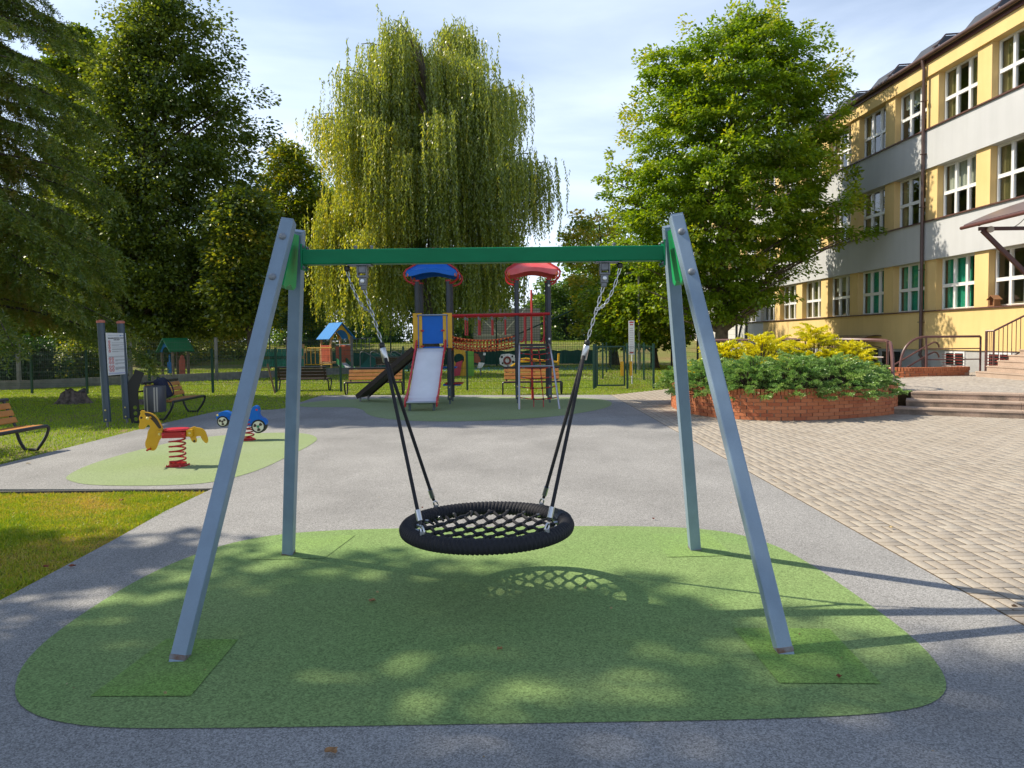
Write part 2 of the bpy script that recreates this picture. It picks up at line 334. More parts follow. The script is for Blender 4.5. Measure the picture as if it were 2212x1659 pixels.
# block paving, basket weave of 20 x 10 cm blocks with mossy joints
b = MB(); b.sheet([(3.03, -6), (3.03, 21.8), (4.2, 22.95), (5.2, 23.9), (9, 24.6), (24, 24.6), (24, -6)], -.0035); structure('paving_bed', b, M_joint)
def blocks(name, rects, m, z=.0, cham=.006, depth=.03):
    n = len(rects); C = np.array([r[:2] for r in rects]); HX = np.array([r[2] for r in rects]); HY = np.array([r[3] for r in rects]); AN = np.array([r[4] if len(r) > 4 else 0 for r in rects])
    V = np.zeros((n, 8, 3), np.float32); zz = z+rng.normal(0, .0007, n)
    for i, (sx, sy) in enumerate([(-1, -1), (1, -1), (1, 1), (-1, 1)]):
        for k, (ins, dz) in enumerate([(cham, 0), (0, -cham)]):
            lx, ly = sx*(HX-ins), sy*(HY-ins)
            V[:, k*4+i, 0] = C[:, 0]+lx*np.cos(AN)-ly*np.sin(AN); V[:, k*4+i, 1] = C[:, 1]+lx*np.sin(AN)+ly*np.cos(AN); V[:, k*4+i, 2] = zz+dz
    low = V[:, 4:8].copy(); low[:, :, 2] -= depth
    V = np.concatenate([V, low], axis=1)
    F = []
    base = [(0, 1, 2, 3)]+[(4+i, 4+(i+1) % 4, (i+1) % 4, i) for i in range(4)]+[(8+i, 8+(i+1) % 4, 4+(i+1) % 4, 4+i) for i in range(4)]
    fa = np.array(base, np.int32)[None]+(np.arange(n, dtype=np.int32)*12)[:, None, None]; fa = fa.reshape(-1, 4)
    me = bpy.data.meshes.new(name); me.vertices.add(12*n); me.vertices.foreach_set('co', V.reshape(-1)); nf = len(fa)
    me.loops.add(4*nf); me.loops.foreach_set('vertex_index', fa.reshape(-1)); me.polygons.add(nf); me.polygons.foreach_set('loop_start', np.arange(0, 4*nf, 4, dtype=np.int32))
    at = me.attributes.new('tint', 'FLOAT', 'POINT'); at.data.foreach_set('value', np.repeat(np.clip(rng.normal(.5, .22, n), 0, 1).astype(np.float32), 12))
    me.materials.append(m); me.update(calc_edges=True); return link(name, me)
PX1 = 3.045
def paved(x, y):
    if x < PX1 or x > 15.8 or y < -.5 or y > 24.4: return False
    if y > 21.75 and (y-21.75) > (x-3.05)*1.0: return False
    if abs(x) > y*.78+2.0: return False
    return True
rects = []; u = .1; g = .0053
for i in range(0, 66):
    for j in range(-4, 124):
        X0, Y0 = PX1+.2*i, .2*j
        for q in (0, 1):
            if (i+j) % 2: X, Y, hx, hy = X0+.1, Y0+.05+.1*q, u-g, u/2-g
            else: X, Y, hx, hy = X0+.05+.1*q, Y0+.1, u/2-g, u-g
            if paved(X, Y): rects.append((X, Y, hx, hy))
PAVE = blocks('block_paving', rects, M_pave, z=.0, cham=.003, depth=.01); PAVE['kind'] = 'structure'
# raised forecourt with setts in arcs
FC = .46
SD = Vector((.862, -.507, 0)); SN = Vector((.507, .862, 0)); SA = Vector((8.30, 15.62, 0))
def stp(a, t, z): p = SA+SD*a+SN*t; return Vector((p.x, p.y, z))
fo = [stp(0.0, .98, 0), stp(9, .98, 0), (20, 15, 0), (20, 24.5, 0), (16.2, 24.5, 0), (13.2, 21.75, 0), (11.09, 20.66, 0), (9.0, 17.6, 0)]
b = MB(); n = len(fo); b.sheet(fo, FC-.012); b.add([(p[0], p[1], FC-.012) for p in fo]+[(p[0], p[1], -.05) for p in fo], [(i, (i+1) % n, n+(i+1) % n, n+i) for i in range(n)]); structure('forecourt_bed', b, M_joint)
def inpoly(x, y, P):
    c = False; n = len(P)
    for i in range(n):
        x1, y1, x2, y2 = P[i][0], P[i][1], P[i-1][0], P[i-1][1]
        if (y1 > y) != (y2 > y) and x < (x2-x1)*(y-y1)/(y2-y1)+x1: c = not c
    return c
rects = []; cc = (12.6, 11.0)
for ri in range(28, 130):
    r = ri*.1; nseg = int(2*math.pi*r/.105)
    for q in range(nseg):
        a = 2*math.pi*q/nseg+(.5 if ri % 2 else 0)*.1/r; x, y = cc[0]+r*math.cos(a), cc[1]+r*math.sin(a)
        if y > 13 and inpoly(x, y, fo): rects.append((x, y, .045, .044, a+math.pi/2))
o = blocks('forecourt_setts', rects, M_sett, z=FC, cham=.010); o['kind'] = 'structure'
b = MB(); pe = [(11.09, 20.66), (12.2, 21.2), (13.2, 21.75)]
b.bar((9.0, 17.66, FC-.05), (11.09, 20.70, FC-.05), .16, .12); b.bar((11.09, 20.70, FC-.052), (13.2, 21.79, FC-.052), .16, .12); structure('forecourt_kerb', b, M_step)
# ---- steps
t = thing('entrance_steps', 'three low stained granite steps up to the paved forecourt beside the brick planter', 'steps', tuple(SA))
for i in range(3):
    z0, z1 = (0, .155, .31)[i], (.155, .31, .465)[i]; a0 = (.0, .33, .42)[i]
    for sname, (aa, bb) in enumerate([(a0, 2.42), (2.426, 5.2), (5.206, 8.0)]):
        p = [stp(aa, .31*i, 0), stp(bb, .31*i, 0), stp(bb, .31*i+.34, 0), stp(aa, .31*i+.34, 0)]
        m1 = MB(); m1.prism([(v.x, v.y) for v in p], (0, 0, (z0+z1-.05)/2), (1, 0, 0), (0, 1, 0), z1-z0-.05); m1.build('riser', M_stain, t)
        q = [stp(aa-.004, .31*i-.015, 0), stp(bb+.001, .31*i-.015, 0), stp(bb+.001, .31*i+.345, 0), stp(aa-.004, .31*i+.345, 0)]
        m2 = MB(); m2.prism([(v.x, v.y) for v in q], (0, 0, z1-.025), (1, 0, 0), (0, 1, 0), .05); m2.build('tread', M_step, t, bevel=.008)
# ---- stairs to the door, climbing to the right
t = thing('door_stairs', 'pale granite staircase climbing to the school door under the maroon canopy', 'stairs', (13.9, 21.2, FC))
for i in range(7):
    x0 = 13.9+.32*i; z1 = FC+.16*(i+1)
    MB().box((x0+1.3, 19.6-.0*i, (FC+z1-.04)/2), (2.6-.004*i, 3.3-.012*i, z1-.04-FC)).build('riser', M_step, t)
    MB().box((x0+1.285, 19.6, z1-.02), (2.6, 3.34-.012*i, .04)).build('tread', M_step, t, bevel=.006)
# ================================================================== SCHOOL BUILDING
FP = Vector((16.0, 27.4, 0)); FD = Vector((-.0522, .99864, 0)).normalized(); FN = Vector((FD.y, -FD.x, 0))    # FN points into the building
def fp(s, off, z): p = FP+FD*s+FN*off; return Vector((p.x, p.y, z))
FAX = (FD, FN, Vector((0, 0, 1)))
S0, S1 = -8.2, 33.5
school = thing('school_building', 'three-storey yellow and grey rendered school with white windows', 'building', tuple(fp(0, 0, 0)))
def fbox(mb, s0, s1, o0, o1, z0, z1): return mb.box(fp((s0+s1)/2, (o0+o1)/2, (z0+z1)/2), (s1-s0, o1-o0, z1-z0), FAX)
SP = 15.3
fbox(MB(), S0, SP, -.10, .34, 1.16, 2.60).build('yellow_wall_band', M_yel, school)
fbox(MB(), SP, S1, -.10, .34, 1.16, 2.60).build('white_wall_band', M_whiter, school)
b = MB()
fbox(b, S0, S1, -.04, .34, -.3, 1.16); b.build('plinth', M_plinth, school)
for z0, z1 in ((4.57, 6.02), (8.04, 9.49)): fbox(MB(), S0, S1, -.10, .34, z0, z1).build('grey_wall_band', M_gre, school)
fbox(MB(), S0, S1, -.10, .34, 11.50, 12.12).build('yellow_wall_band', M_yel, school)
NS = [(-2.57+2.74*k, -.51+2.74*k) for k in range(-2, 12)]
for (z0, z1) in ((2.60, 4.57), (6.02, 8.04), (9.49, 11.50)):
    for k in range(len(NS)-1):
        fbox(MB(), NS[k][1], NS[k+1][0], 0, .34, z0, z1).build('pilaster', M_yel if NS[k][1] < SP+.5 or z0 > 3 else M_whiter, school)
    fbox(MB(), S0, S1, 1.6, 1.7, z0-.05, z1+.05).build('interior_wall', M_floor, school); 
    fbox(MB(), S0, S1, .36, 1.6, z1, z1+.04).build('ceiling', M_floor, school); fbox(MB(), S0, S1, .36, 1.6, z0-.05, z0-.01).build('interior_floor', M_room, school)
for z in (2.60, 6.02, 9.49):
    fbox(MB(), S0, S1, -.17, .02, z, z+.045).build('sill', M_sill, school)
fbox(MB(), S0, S1, -.2, 7, 12.12, 12.20).build('roof', M_roof, school)
fbox(MB(), S0, S1, -.16, -.1, 12.0, 12.12).build('eave_trim', M_maroon, school)
MB().tube([fp(S0, -.27, 12.2), fp(S1, -.27, 12.2)], .085, 10).build('gutter', M_gutter, school, smooth=True)
dp = MB(); dp.tube([fp(.06, -.27, 12.15), fp(.06, -.25, 11.95), fp(.06, -.2, 11.8), fp(.06, -.2, 1.1), fp(.02, -.25, .95), fp(-.25, -.3, .8), fp(-.3, -.3, .4)], .062, 10); dp.build('downpipe', M_gutter, school, smooth=True)
for z in (10.6, 8.6, 6.6, 4.2, 2.2): fbox(MB(), -.03, .15, -.28, -.1, z, z+.03).build('pipe_bracket', M_gutter, school)
for s in (-2.9, .2, 3.2, 6.5, 9.8):
    pr = [(-.05, 12.2), (.72, 13.12), (2.4, 13.25), (2.4, 12.2)]
    m1 = MB(); m1.prism(pr, fp(s+.75, 0, 0), FN, (0, 0, 1), 1.5); d = m1.build('dormer', M_roof, school)
    m2 = MB(); m2.bar(fp(s-.03, -.12, 12.18), fp(s-.03, .70, 13.16), .05, .05); m2.bar(fp(s-.03, .70, 13.16), fp(s-.03, 2.4, 13.29), .05, .05); m2.bar(fp(s-.12, .27, 12.72), fp(s+.1, .27, 12.72), .03, .03); m2.build('dormer_trim', M_gutter, d)
    m3 = MB(); m3.bar(fp(s-.06, .42, 12.2), fp(s-.06, .42, 12.75), .05, .05); m3.build('dormer_bracket', mat('galvanised', (.55, .57, .6), .35, .8, var=.2), d)
# windows
proto = {}
def window(s0, s1, z0, z1, curtain):
    w = MB(); W = s1-s0; Hh = z1-z0; o0, o1 = .245, .315
    fr = .045
    def fb(a, b2, c, d, oo=0.0): fbox(w, s0+a, s0+b2, o0-oo, o1, z0+c, z0+d)
    mid = Hh*.47
    fb(0, fr, 0, Hh); fb(W-fr, W, 0, Hh); fb(fr, W-fr, 0, fr); fb(fr, W-fr, Hh-fr, Hh); fb(fr, W-fr, mid-.04, mid+.04, .012)
    cw = (W-2*fr)/3
    for i in (1, 2):
        x = fr+cw*i; fb(x-.034, x+.034, fr, mid-.04, .006); fb(x-.034, x+.034, mid+.04, Hh-fr, .006)
    for i in range(3):                                  # casement sashes
        for (c, d) in ((fr, mid-.04), (mid+.04, Hh-fr)):
            a0 = fr+cw*i+(.034 if i else 0); a1 = fr+cw*(i+1)-(.034 if i < 2 else 0); q = .022
            fb(a0, a0+q, c, d, .018); fb(a1-q, a1, c, d, .018); fb(a0+q, a1-q, c, c+q, .018); fb(a0+q, a1-q, d-q, d, .018)
    f = w.build('window', M_pvc, school)
    g2 = MB(); g2.add([fp(s0, .285, z0), fp(s1, .285, z0), fp(s1, .285, z1), fp(s0, .285, z1)], [(0, 1, 2, 3)]); g2.build('pane', M_glass, f)
    if curtain:
        cm, lo, side = curtain; c2 = MB(); n = 40
        for (a, b2) in (side if isinstance(side, list) else [(0.02, .98)]):
            pts = []
            for i in range(n+1):
                s = s0+W*(a+(b2-a)*i/n); off = .42+.03*math.sin(i*1.9)+.012*math.sin(i*.7); pts += [fp(s, off, z0+Hh*lo), fp(s, off, z1-.02)]
            c2.add(pts, [(2*i, 2*i+2, 2*i+3, 2*i+1) for i in range(n)])
        c2.build('curtain', cm, f, smooth=True)
for fi, (z0, z1) in enumerate(((2.645, 4.57), (6.065, 8.04), (9.535, 11.50))):
    for k, (a, b2) in enumerate(NS):
        kk = k-2                # kk = 0 is the window next to the downpipe on its near side
        cur = (M_cur1, 0, [(.0, .36), (.70, 1.0)])
        if fi == 0: cur = (M_cur2, 0, [(.32, .97)]) if kk in (0, 1, 2) else (M_cur3, .62, None) if kk == 3 else (M_cur1, 0, [(0, .4), (.55, 1)])
        if fi == 1: cur = (M_cur3, .5, None) if kk in (0,) else (M_cur1, 0, [(0, .3), (.8, 1)])
        if fi == 2 and kk in (1, 4): cur = (M_cur3, .7, None)
        if kk == -1 and fi == 0: cur = (M_cur3, .1, [(.0, .25)])
        if kk == -2: cur = None
        window(a+.003, b2-.003, z0, z1, cur)
# basement windows in the plinth
for s in (-2.2, -4.4): 
    w = MB()
    for a in (0, .5, 1.0): fbox(w, s+a-.03, s+a+.03, -.075, -.03, .62, 1.05)
    fbox(w, s-.03, s+1.03, -.075, -.03, .56, .62); fbox(w, s-.03, s+1.03, -.075, -.03, 1.05, 1.11); f = w.build('window', M_pvc, school)
    g2 = MB(); fbox(g2, s, s+1, -.06, -.05, .62, 1.05); g2.build('pane', mat('dark_pane', (.02, .022, .025), .08), f)
    g3 = MB()
    for i in range(5): g3.tube([fp(s-.05, -.16, .6+.1*i), fp(s+1.05, -.16, .6+.1*i)], .01, 5)
    g3.build('window_bars', mat('red_bars', (.3, .03, .02), .5), f)
w = MB(); fbox(w, 3.2, 4.3, -.07, -.03, -.2, 1.12); f = w.build('basement_door', mat('dark_door', (.045, .028, .03), .5, var=.2), school)
w = MB(); fbox(w, 1.6, 2.9, -.06, -.03, .2, 1.05); w.build('basement_window', mat('dark_pane2', (.02, .022, .025), .1), school)
# polycarbonate awning over basement door
t = thing('door_awning', 'small arched brown awning over the basement door', 'awning', tuple(fp(4, 0, 1.2)))
arc = [( .0-.10, 1.72), (-.35, 1.74), (-.65, 1.70), (-.95, 1.60), (-1.2, 1.45)]
b = MB(); n = len(arc)
b.add([fp(s, o, z) for s in (2.9, 6.9) for o, z in arc], [(i, i+1, n+i+1, n+i) for i in range(n-1)]); b.build('sheet', mat('smoked_sheet', (.16, .13, .10), .25), t)
for s in (2.9, 4.2, 5.5, 6.9): MB().tube([fp(s, o, z-.02) for o, z in arc], .02, 6).build('rib', M_gutter, t)
for s in (2.92, 6.88): MB().tube([fp(s, -.10, 1.2), fp(s, -1.15, 1.44)], .018, 6).build('strut', M_gutter, t)
MB().box(fp(4.1, -.3, 1.38), (.5, .16, .06), FAX).build('lamp', WHITE, t)
# maroon entrance canopy
t = thing('entrance_canopy', 'maroon steel canopy with sloping struts over the school door', 'canopy', (16.3, 20.0, 4.6))
ca, cb = 12.75, 16.3
for Y in (20.0, 16.6):
    z0 = 4.72
    MB().bar((ca+.35, Y, z0-.05), (cb, Y, z0-.05), .07, .10).build('beam', M_maroon, t)
    pts = bez((ca+.33, Y, z0+.08), (14.4, Y, z0+.72), (cb, Y, z0+.95), 10)
    b = MB()
    for i in range(10): b.bar(pts[i], pts[i+1]+(pts[i+1]-pts[i])*.02, .07, .12)
    b.build('rafter', M_maroon, t)
    MB().bar((ca+.45, Y, z0-.1), (cb+.1, Y, 1.5), .09, .11).build('strut', M_maroon, t)
    MB().lathe([(.09, -.03), (.09, .03)], (ca+.62, Y-.08, z0-.08), 14, (0, 1, 0)).build('flange', mat('canopy_flange', (.62, .55, .5), .4), t)
b = MB(); pts = bez((ca, 0, 4.74), (14.4, 0, 5.52), (cb, 0, 5.76), 10)
b.add([(p.x, Y, p.z+.03+dz) for dz in (0, .03) for Y in (15.9, 20.12) for p in pts], [(i, i+1, 11+i+1, 11+i) for i in range(10)]+[(22+i, 22+i+1, 33+i+1, 33+i) for i in range(10)]+[(11+i, 11+i+1, 33+i+1, 33+i) for i in range(10)]+[(0, 11, 33, 22)])
b.build('roof_sheet', mat('canopy_sheet', (.13, .09, .10), .35, var=.2), t)
b = MB(); b.tube([(ca-.02, 15.9, 4.72), (ca-.02, 20.2, 4.72)], .05, 8); b.build('gutter', M_maroon, t, smooth=True)
b = MB(); b.tube(bez((13.7, 20.0, 4.68), (14.1, 20.0, 4.55), (14.5, 20.0, 5.1), 8), .012, 5); b.build('cable', mat('pale_cable', (.5, .45, .4), .6), t)
# birdhouse
t = thing('bird_house', 'small wooden bird house on the brown ground-floor window ledge', 'bird house', tuple(fp(-3.5, -.0, 2.645)))
M_pine = mat('weathered_pine', (.30, .14, .06), .8, var=.35, vscale=12)
b = MB(); fbox(b, -3.72, -3.42, -.14, .10, 2.647, 2.68); b.build('base', M_pine, t)
b = MB(); fbox(b, -3.70, -3.44, -.02, .09, 2.68, 2.87); fbox(b, -3.70, -3.66, -.12, -.02, 2.68, 2.87); fbox(b, -3.48, -3.44, -.12, -.02, 2.68, 2.87); b.build('body', M_pine, t)
b = MB(); b.prism([(-.19, 2.86), (0, 3.0), (.19, 2.86), (.19, 2.88), (0, 3.025), (-.19, 2.88)], fp(-3.57, -.02, 0), FD, (0, 0, 1), .28); b.build('roof', M_pine, t)
# distant annexe
t = thing('annex_building', 'low yellow annexe with a white framed dark door behind the hornbeam', 'building', (14, 57, 0))
MB().box((13.6, 58.5, 2.2), (3.4, 3, 4.4)).build('wall', mat('lemon_render', (.75, .58, .10), .9, var=.1), t)
f = MB().box((14.2, 56.97, 1.3), (1.5, .08, 2.4)).build('door_frame', WHITE, t); MB().box((14.25, 56.92, 1.3), (1.1, .06, 2.2)).build('door', mat('wine_door', (.10, .03, .04), .5), f)
MB().box((12.7, 56.96, .6), (1.2, .06, 1.2)).build('plinth', M_plinth, t)
# ================================================================== BRICK PLANTER
def brickwall(t, path, z0, rows, closed, w=.24, rh=.075, coping=.115, name='brick_wall'):
    P = smoothpoly(path, 3, closed); n = len(P); seg = [(P[i], P[(i+1) % n]) for i in range(n if closed else n-1)]
    L = [0]
    for a, c in seg: L.append(L[-1]+(c-a).length)
    def at(s):
        s = max(0, min(s, L[-1]-1e-5)); import bisect
        i = bisect.bisect_right(L, s)-1; i = min(i, len(seg)-1); a, c = seg[i]; tt = (s-L[i])/max(1e-9, (L[i+1]-L[i])); d = (c-a).normalized(); return a+(c-a)*tt, d
    core = MB(); m = len(P)
    for i in range(len(seg)):
        a, c = seg[i]; core.bar((a.x, a.y, z0+rows*rh/2-.02), (c.x, c.y, z0+rows*rh/2-.02), w-.035, rows*rh+.035)
    core.build('mortar_core', M_mortar, t)
    b = MB(); bl = .25
    for r in range(rows):
        s = (r % 2)*bl/2
        while s+bl-.01 < L[-1]:
            p, d = at(s+bl/2); b.tint = min(1, max(0, random.gauss(.5, .25)))
            b.box((p.x, p.y, z0+r*rh+rh/2), (bl-.009, w, rh-.008), (d, Vector((-d.y, d.x, 0)), Vector((0, 0, 1)))); s += bl
    b.build(name, M_brick, t)
    b = MB(); s = 0; hh = coping; bw = .072
    while s+bw < L[-1]:
        p, d = at(s+bw/2); b.tint = min(1, max(0, random.gauss(.55, .25)))
        b.box((p.x, p.y, z0+rows*rh+hh/2), (bw-.009, w+.02, hh), (d, Vector((-d.y, d.x, 0)), Vector((0, 0, 1)))); s += bw
    b.build('coping', M_brick, t)
    return P
plpath = [(4.05, 17.2), (4.12, 16.1), (4.5, 15.2), (5.15, 14.72), (5.85, 14.62), (6.7, 14.80), (7.55, 15.15), (8.25, 15.55), (8.62, 16.0), (8.72, 16.9), (8.4, 18.4), (7.6, 19.8), (6.2, 20.3), (4.9, 19.6), (4.2, 18.4)]
t = thing('brick_planter', 'long curved red brick planter full of yellow and green junipers', 'planter', (6.3, 17, 0))
PL = brickwall(t, plpath, 0, 7, True)
b = MB(); b.sheet(PL, .55); b.build('soil', mat('planter_soil', (.05, .035, .022), .95, var=.4, vscale=5), t)
t = thing('brick_kerb_wall', 'short curved red brick wall carrying the brown handrail by the stairs', 'wall', (12.8, 22, FC))
brickwall(t, [(11.65, 23.4), (11.62, 22.3), (11.95, 21.8), (12.7, 21.7), (13.5, 21.85), (14.1, 22.0)], FC-.05, 3, False, rh=.07, coping=.11)
# railings
M_rail = mat('brown_rail', (.13, .06, .055), .38, var=.2, vscale=4)
t = thing('planter_railing', 'curved brown tube railing rising behind the junipers', 'railing', (8.7, 16.6, .6))
MB().tube([(5.6, 20.4, 1.64)]+bez((8.0, 18.7, 1.64), (8.9, 17.9, 1.64), (8.95, 17.0, 1.60), 6)+bez((8.9, 16.7, 1.55), (8.75, 16.3, 1.35), (8.62, 16.05, .66), 6), .042, 8).build('top_rail', M_rail, t, smooth=True)
MB().tube([(5.6, 20.4, 1.22), (8.0, 18.7, 1.22), (8.9, 17.0, 1.2)], .02, 6).build('mid_rail', M_rail, t)
for p in ((8.86, 16.75), (8.3, 18.4), (6.8, 19.6)): MB().tube([(*p, .6), (*p, 1.6)], .028, 7).build('post', M_rail, t)
t = thing('arc_railing', 'brown tube railing with a bent end standing on the short brick wall', 'railing', (13, 21.8, FC))
MB().tube(bez((11.95, 21.85, .75), (12.0, 21.85, 1.65), (12.75, 21.85, 1.665), 9)+[(14.4, 21.85, 1.66)], .036, 8).build('top_rail', M_rail, t, smooth=True)
for z in (1.29, .96): MB().tube([(12.75, 21.85, z), (14.4, 21.85, z)], .02, 6).build('mid_rail', M_rail, t)
for x in (12.75, 14.42): MB().tube([(x, 21.85, FC), (x, 21.85, 1.66)], .03, 7).build('post', M_rail, t)
t = thing('stair_pit_railing', 'low sloping brown handrail going down to the basement behind the brick wall', 'railing', (13.6, 23.6, FC))
for dz in (0, -.33): MB().tube([(12.5, 23.6, .62+dz), (13.9, 23.6, 1.42+dz)]+bez((13.95, 23.6, 1.45+dz), (14.15, 23.6, 1.55+dz), (14.2, 23.6, 1.3+dz), 5)[1:], .028, 7).build('rail', M_rail, t, smooth=True)
for x, z in ((12.9, .8), (13.8, 1.35)): MB().tube([(x, 23.6, .1), (x, 23.6, z)], .025, 6).build('post', M_rail, t)
t = thing('stair_railing', 'brown balustrade of thin bars climbing beside the school stairs', 'railing', (14.5, 21.4, FC))
MB().tube([(14.42, 21.6, 1.82), (14.52, 21.4, 1.82), (16.2, 21.35, 2.66)], .03, 8).build('handrail', M_rail, t)
for p, z in (((14.42, 21.6), 1.82), ((14.52, 21.4), 1.82)): MB().tube([(*p, FC), (*p, z)], .03, 7).build('post', M_rail, t)
MB().tube([(14.56, 21.38, .80), (16.2, 21.33, 1.62)], .018, 6).build('bottom_rail', M_rail, t)
for i in range(12): x = 14.65+.13*i; MB().tube([(x, 21.37, .84+(x-14.56)*.5), (x, 21.37, 1.86+(x-14.52)*.5)], .012, 5).build('baluster', M_rail, t)
for i in range(3): MB().tube([(14.44+.02*i, 21.56-.05*i, .7), (14.44+.02*i, 21.56-.05*i, 1.82)], .01, 5).build('baluster', M_rail, t)
# ================================================================== NEST SWING
M_leg = mat('grey_powder_coat', (.21, .29, .385), .45, var=.10, vscale=7, fine=.06, fscale=300, streak=.10, sscale=(9, 9, 2.5))
M_rust = mat('rusty_foot', (.20, .21, .23), .6, rgb2=(.13, .06, .035), vscale=22)
M_beam = mat('green_paint_shaded', (.001, .19, .075), .5, spec=.2, streak=.15, sscale=(3, 9, 9), var=.12, vscale=2)  # same paint as the gussets, with shade put into the darker colour
M_gus = mat('green_paint_lit', (.008, .33, .10), .4, var=.08, vscale=3)  # same paint as the crossbeam, given its lit tone
M_cap = mat('grey_bolt_cap', (.20, .22, .25), .45)
M_steel = mat('galvanised_steel', (.20, .205, .22), .5, .6, var=.25, vscale=30)
M_chrome = mat('stainless_steel', (.50, .51, .53), .3, .95)
M_rope = mat('black_rope', (.012, .012, .017), .75, bump=.5, bscale=160)
M_blackp = mat('black_plastic', (.012, .012, .013), .45)
SX, SY, SH = -.185, 4.85, 2.31
t = thing('swing_frame', 'grey steel swing frame with splayed legs and a green crossbeam', 'swing frame', (SX, SY, 0))
for sx in (-1, 1):
    top = SX+sx*1.285; foot = SX+sx*1.665
    nrm = Vector((sx*2.53, 0, (foot-top)*sx*sx*sx)).normalized()
    for sy, fy, ty, tz in ((-1, 3.84, 4.75, 2.535), (1, 5.75, 4.95, 2.50)):
        p = Vector((foot, fy, 0)); q = Vector((top, ty, tz)); d = (q-p).normalized()
        m1 = MB(); ez = Vector((0, 1, 0)); sd = d.cross(ez).normalized(); u2 = sd.cross(d).normalized()
        A = p-d*.03; m1.box((A+q)/2, ((q-A).length, .086, .086), (d, sd, u2)); leg = m1.build('leg', M_leg, t, bevel=.008)
        m2 = MB(); m2.box(p+d*.016, (.03, .089, .089), (d, sd, u2)); m2.build('rusty_base', M_rust, leg, bevel=.004)
        m3 = MB(); m3.box(q+d*.004, (.01, .08, .08), (d, sd, u2)); m3.build('end_cap', M_leg, leg)
        out = u2*(-1 if u2.y*sy < 0 else 1)
        for back in (.13, .42):
            m4 = MB(); m4.dome(q-d*back+out*.043, out, .024, .022, 14); m4.build('bolt_cap', M_cap, leg, smooth=True)
    # gusset plate between the legs
    ctr = Vector((top, SY, 2.50)); down = (Vector((foot, SY+ -.05, 0))-Vector((top, SY, 2.52))).normalized(); ux = Vector((0, 1, 0))
    yb = -.235; pl = [(-.05, -.03), (.05, -.03), (.13, -.38), (.085, -.405), (.04, -.385), (.0, -.37), (-.05, -.385), (-.10, -.405), (-.14, -.385)]
    m1 = MB(); upv = -down; m1.prism([(a, b2) for a, b2 in pl], ctr, ux, upv, .058); m1.build('gusset_plate', M_gus, t, bevel=.002)
    xe = SX+sx*1.225
    m1 = MB(); m1.box((xe-sx*.006, SY, SH), (.012, .13, .175)); fl = m1.build('beam_flange', M_beam, t, bevel=.004)
    for dy in (-.045, .045):
        for dz in (-.07, .07): m2 = MB(); m2.dome((xe-sx*.012, SY+dy, SH+dz), (-sx, 0, 0), .013, .015, 6); m2.build('flange_bolt', M_steel, fl)
MB().box((SX, SY, SH), (2.44, .10, .10)).build('crossbeam', M_beam, t, bevel=.008)
def chainpts(p, q, link=.036): n = max(2, int((q-p).length/link)); return [p+(q-p)*(i/n) for i in range(n+1)]
def chain(mb, pts, r=.0034, w=.0088):
    for i in range(len(pts)-1):
        a, c = pts[i], pts[i+1]; d = (c-a).normalized(); _, s, u = frame(d); sd = s if i % 2 else u; h = (c-a).length/2+.006; mid = (a+c)/2
        ring = [mid+d*(h-w)*x+sd*w*y for x, y in ((1, 1), (1.9 if False else 1, 1))]
        ring = []
        for k in range(10):
            ang = 2*math.pi*k/10; e = math.cos(ang); ring.append(mid+d*((h-w)*(1 if e > 0 else -1)+w*e)+sd*w*math.sin(ang))
        mb.tube(ring, r, 5, closed=True)
ropes = []
for sx in (-1, 1):
    hx = SX+sx*.822
    hg = MB(); hg.box((hx+sx*.015, SY, SH-.056), (.16, .085, .010)); hang = hg.build('hanger_bearing', M_steel, t, bevel=.002)
    for dx in (-.045, .065): 
        m1 = MB(); m1.lathe([(.009, 0), (.009, .012), (.013, .013), (.013, .022), (.006, .028)], (hx+sx*.0+dx, SY, SH+.05), 10); m1.build('through_bolt', M_steel, hang)
    m1 = MB(); m1.box((hx, SY, SH-.085), (.052, .05, .05)); m1.box((hx-.03, SY, SH-.095), (.010, .062, .075)); m1.box((hx+.03, SY, SH-.095), (.010, .062, .075)); m1.box((hx, SY, SH-.133), (.07, .062, .016)); m1.box((hx-sx*.003, SY, SH-.165), (.05, .05, .06)); m1.box((hx-sx*.006, SY, SH-.205), (.036, .04, .035)); m1.build('swivel', M_steel, hang, bevel=.004)
    m1 = MB(); m1.lathe([(.014, 0), (.014, .008), (.006, .009)], (hx-sx*.003, SY-.025, SH-.165), 10, (0, -1, 0)); m1.build('swivel_pin', M_chrome, hang)
    m1 = MB(); m1.lathe([(.012, -.018), (.02, -.01), (.02, .01), (.012, .018)], (hx+sx*.105, SY, SH-.078), 10); m1.build('anchor_knob', M_blackp, hang, smooth=True)
NX, NY, NZ = SX, SY+.0, .46
t2 = thing('nest_swing_seat', 'round black nest swing seat hanging by chains from the green crossbeam', 'swing seat', (NX, NY, NZ))
RM, RT_ = .548, .050
TILT = R(1.2); TX = R(.6)
def ntilt(x, y, z): return Vector((NX+x, NY+y, NZ+z - y*math.tan(TILT) + x*math.tan(TX)))
b = MB(); nA, nB = 1080, 18; vs = []
for i in range(nA):
    a = 2*math.pi*i/nA
    for k in range(nB):
        th = 2*math.pi*k/nB; ph = 116*a+1.2*math.sin(th)*2.2
        rr = RT_*(1+.055*math.sin(ph)+.028*math.sin(232*a-3*th)); r0 = RM+rr*math.cos(th)
        vs.append(ntilt(r0*math.cos(a), r0*math.sin(a), rr*math.sin(th)))
b.add(vs, [(i*nB+k, i*nB+(k+1) % nB, ((i+1) % nA)*nB+(k+1) % nB, ((i+1) % nA)*nB+k) for i in range(nA) for k in range(nB)])
ringo = b.build('rope_ring', M_rope, t2); ringo.data.polygons.foreach_set('use_smooth', [True]*len(ringo.data.polygons))
b = MB()
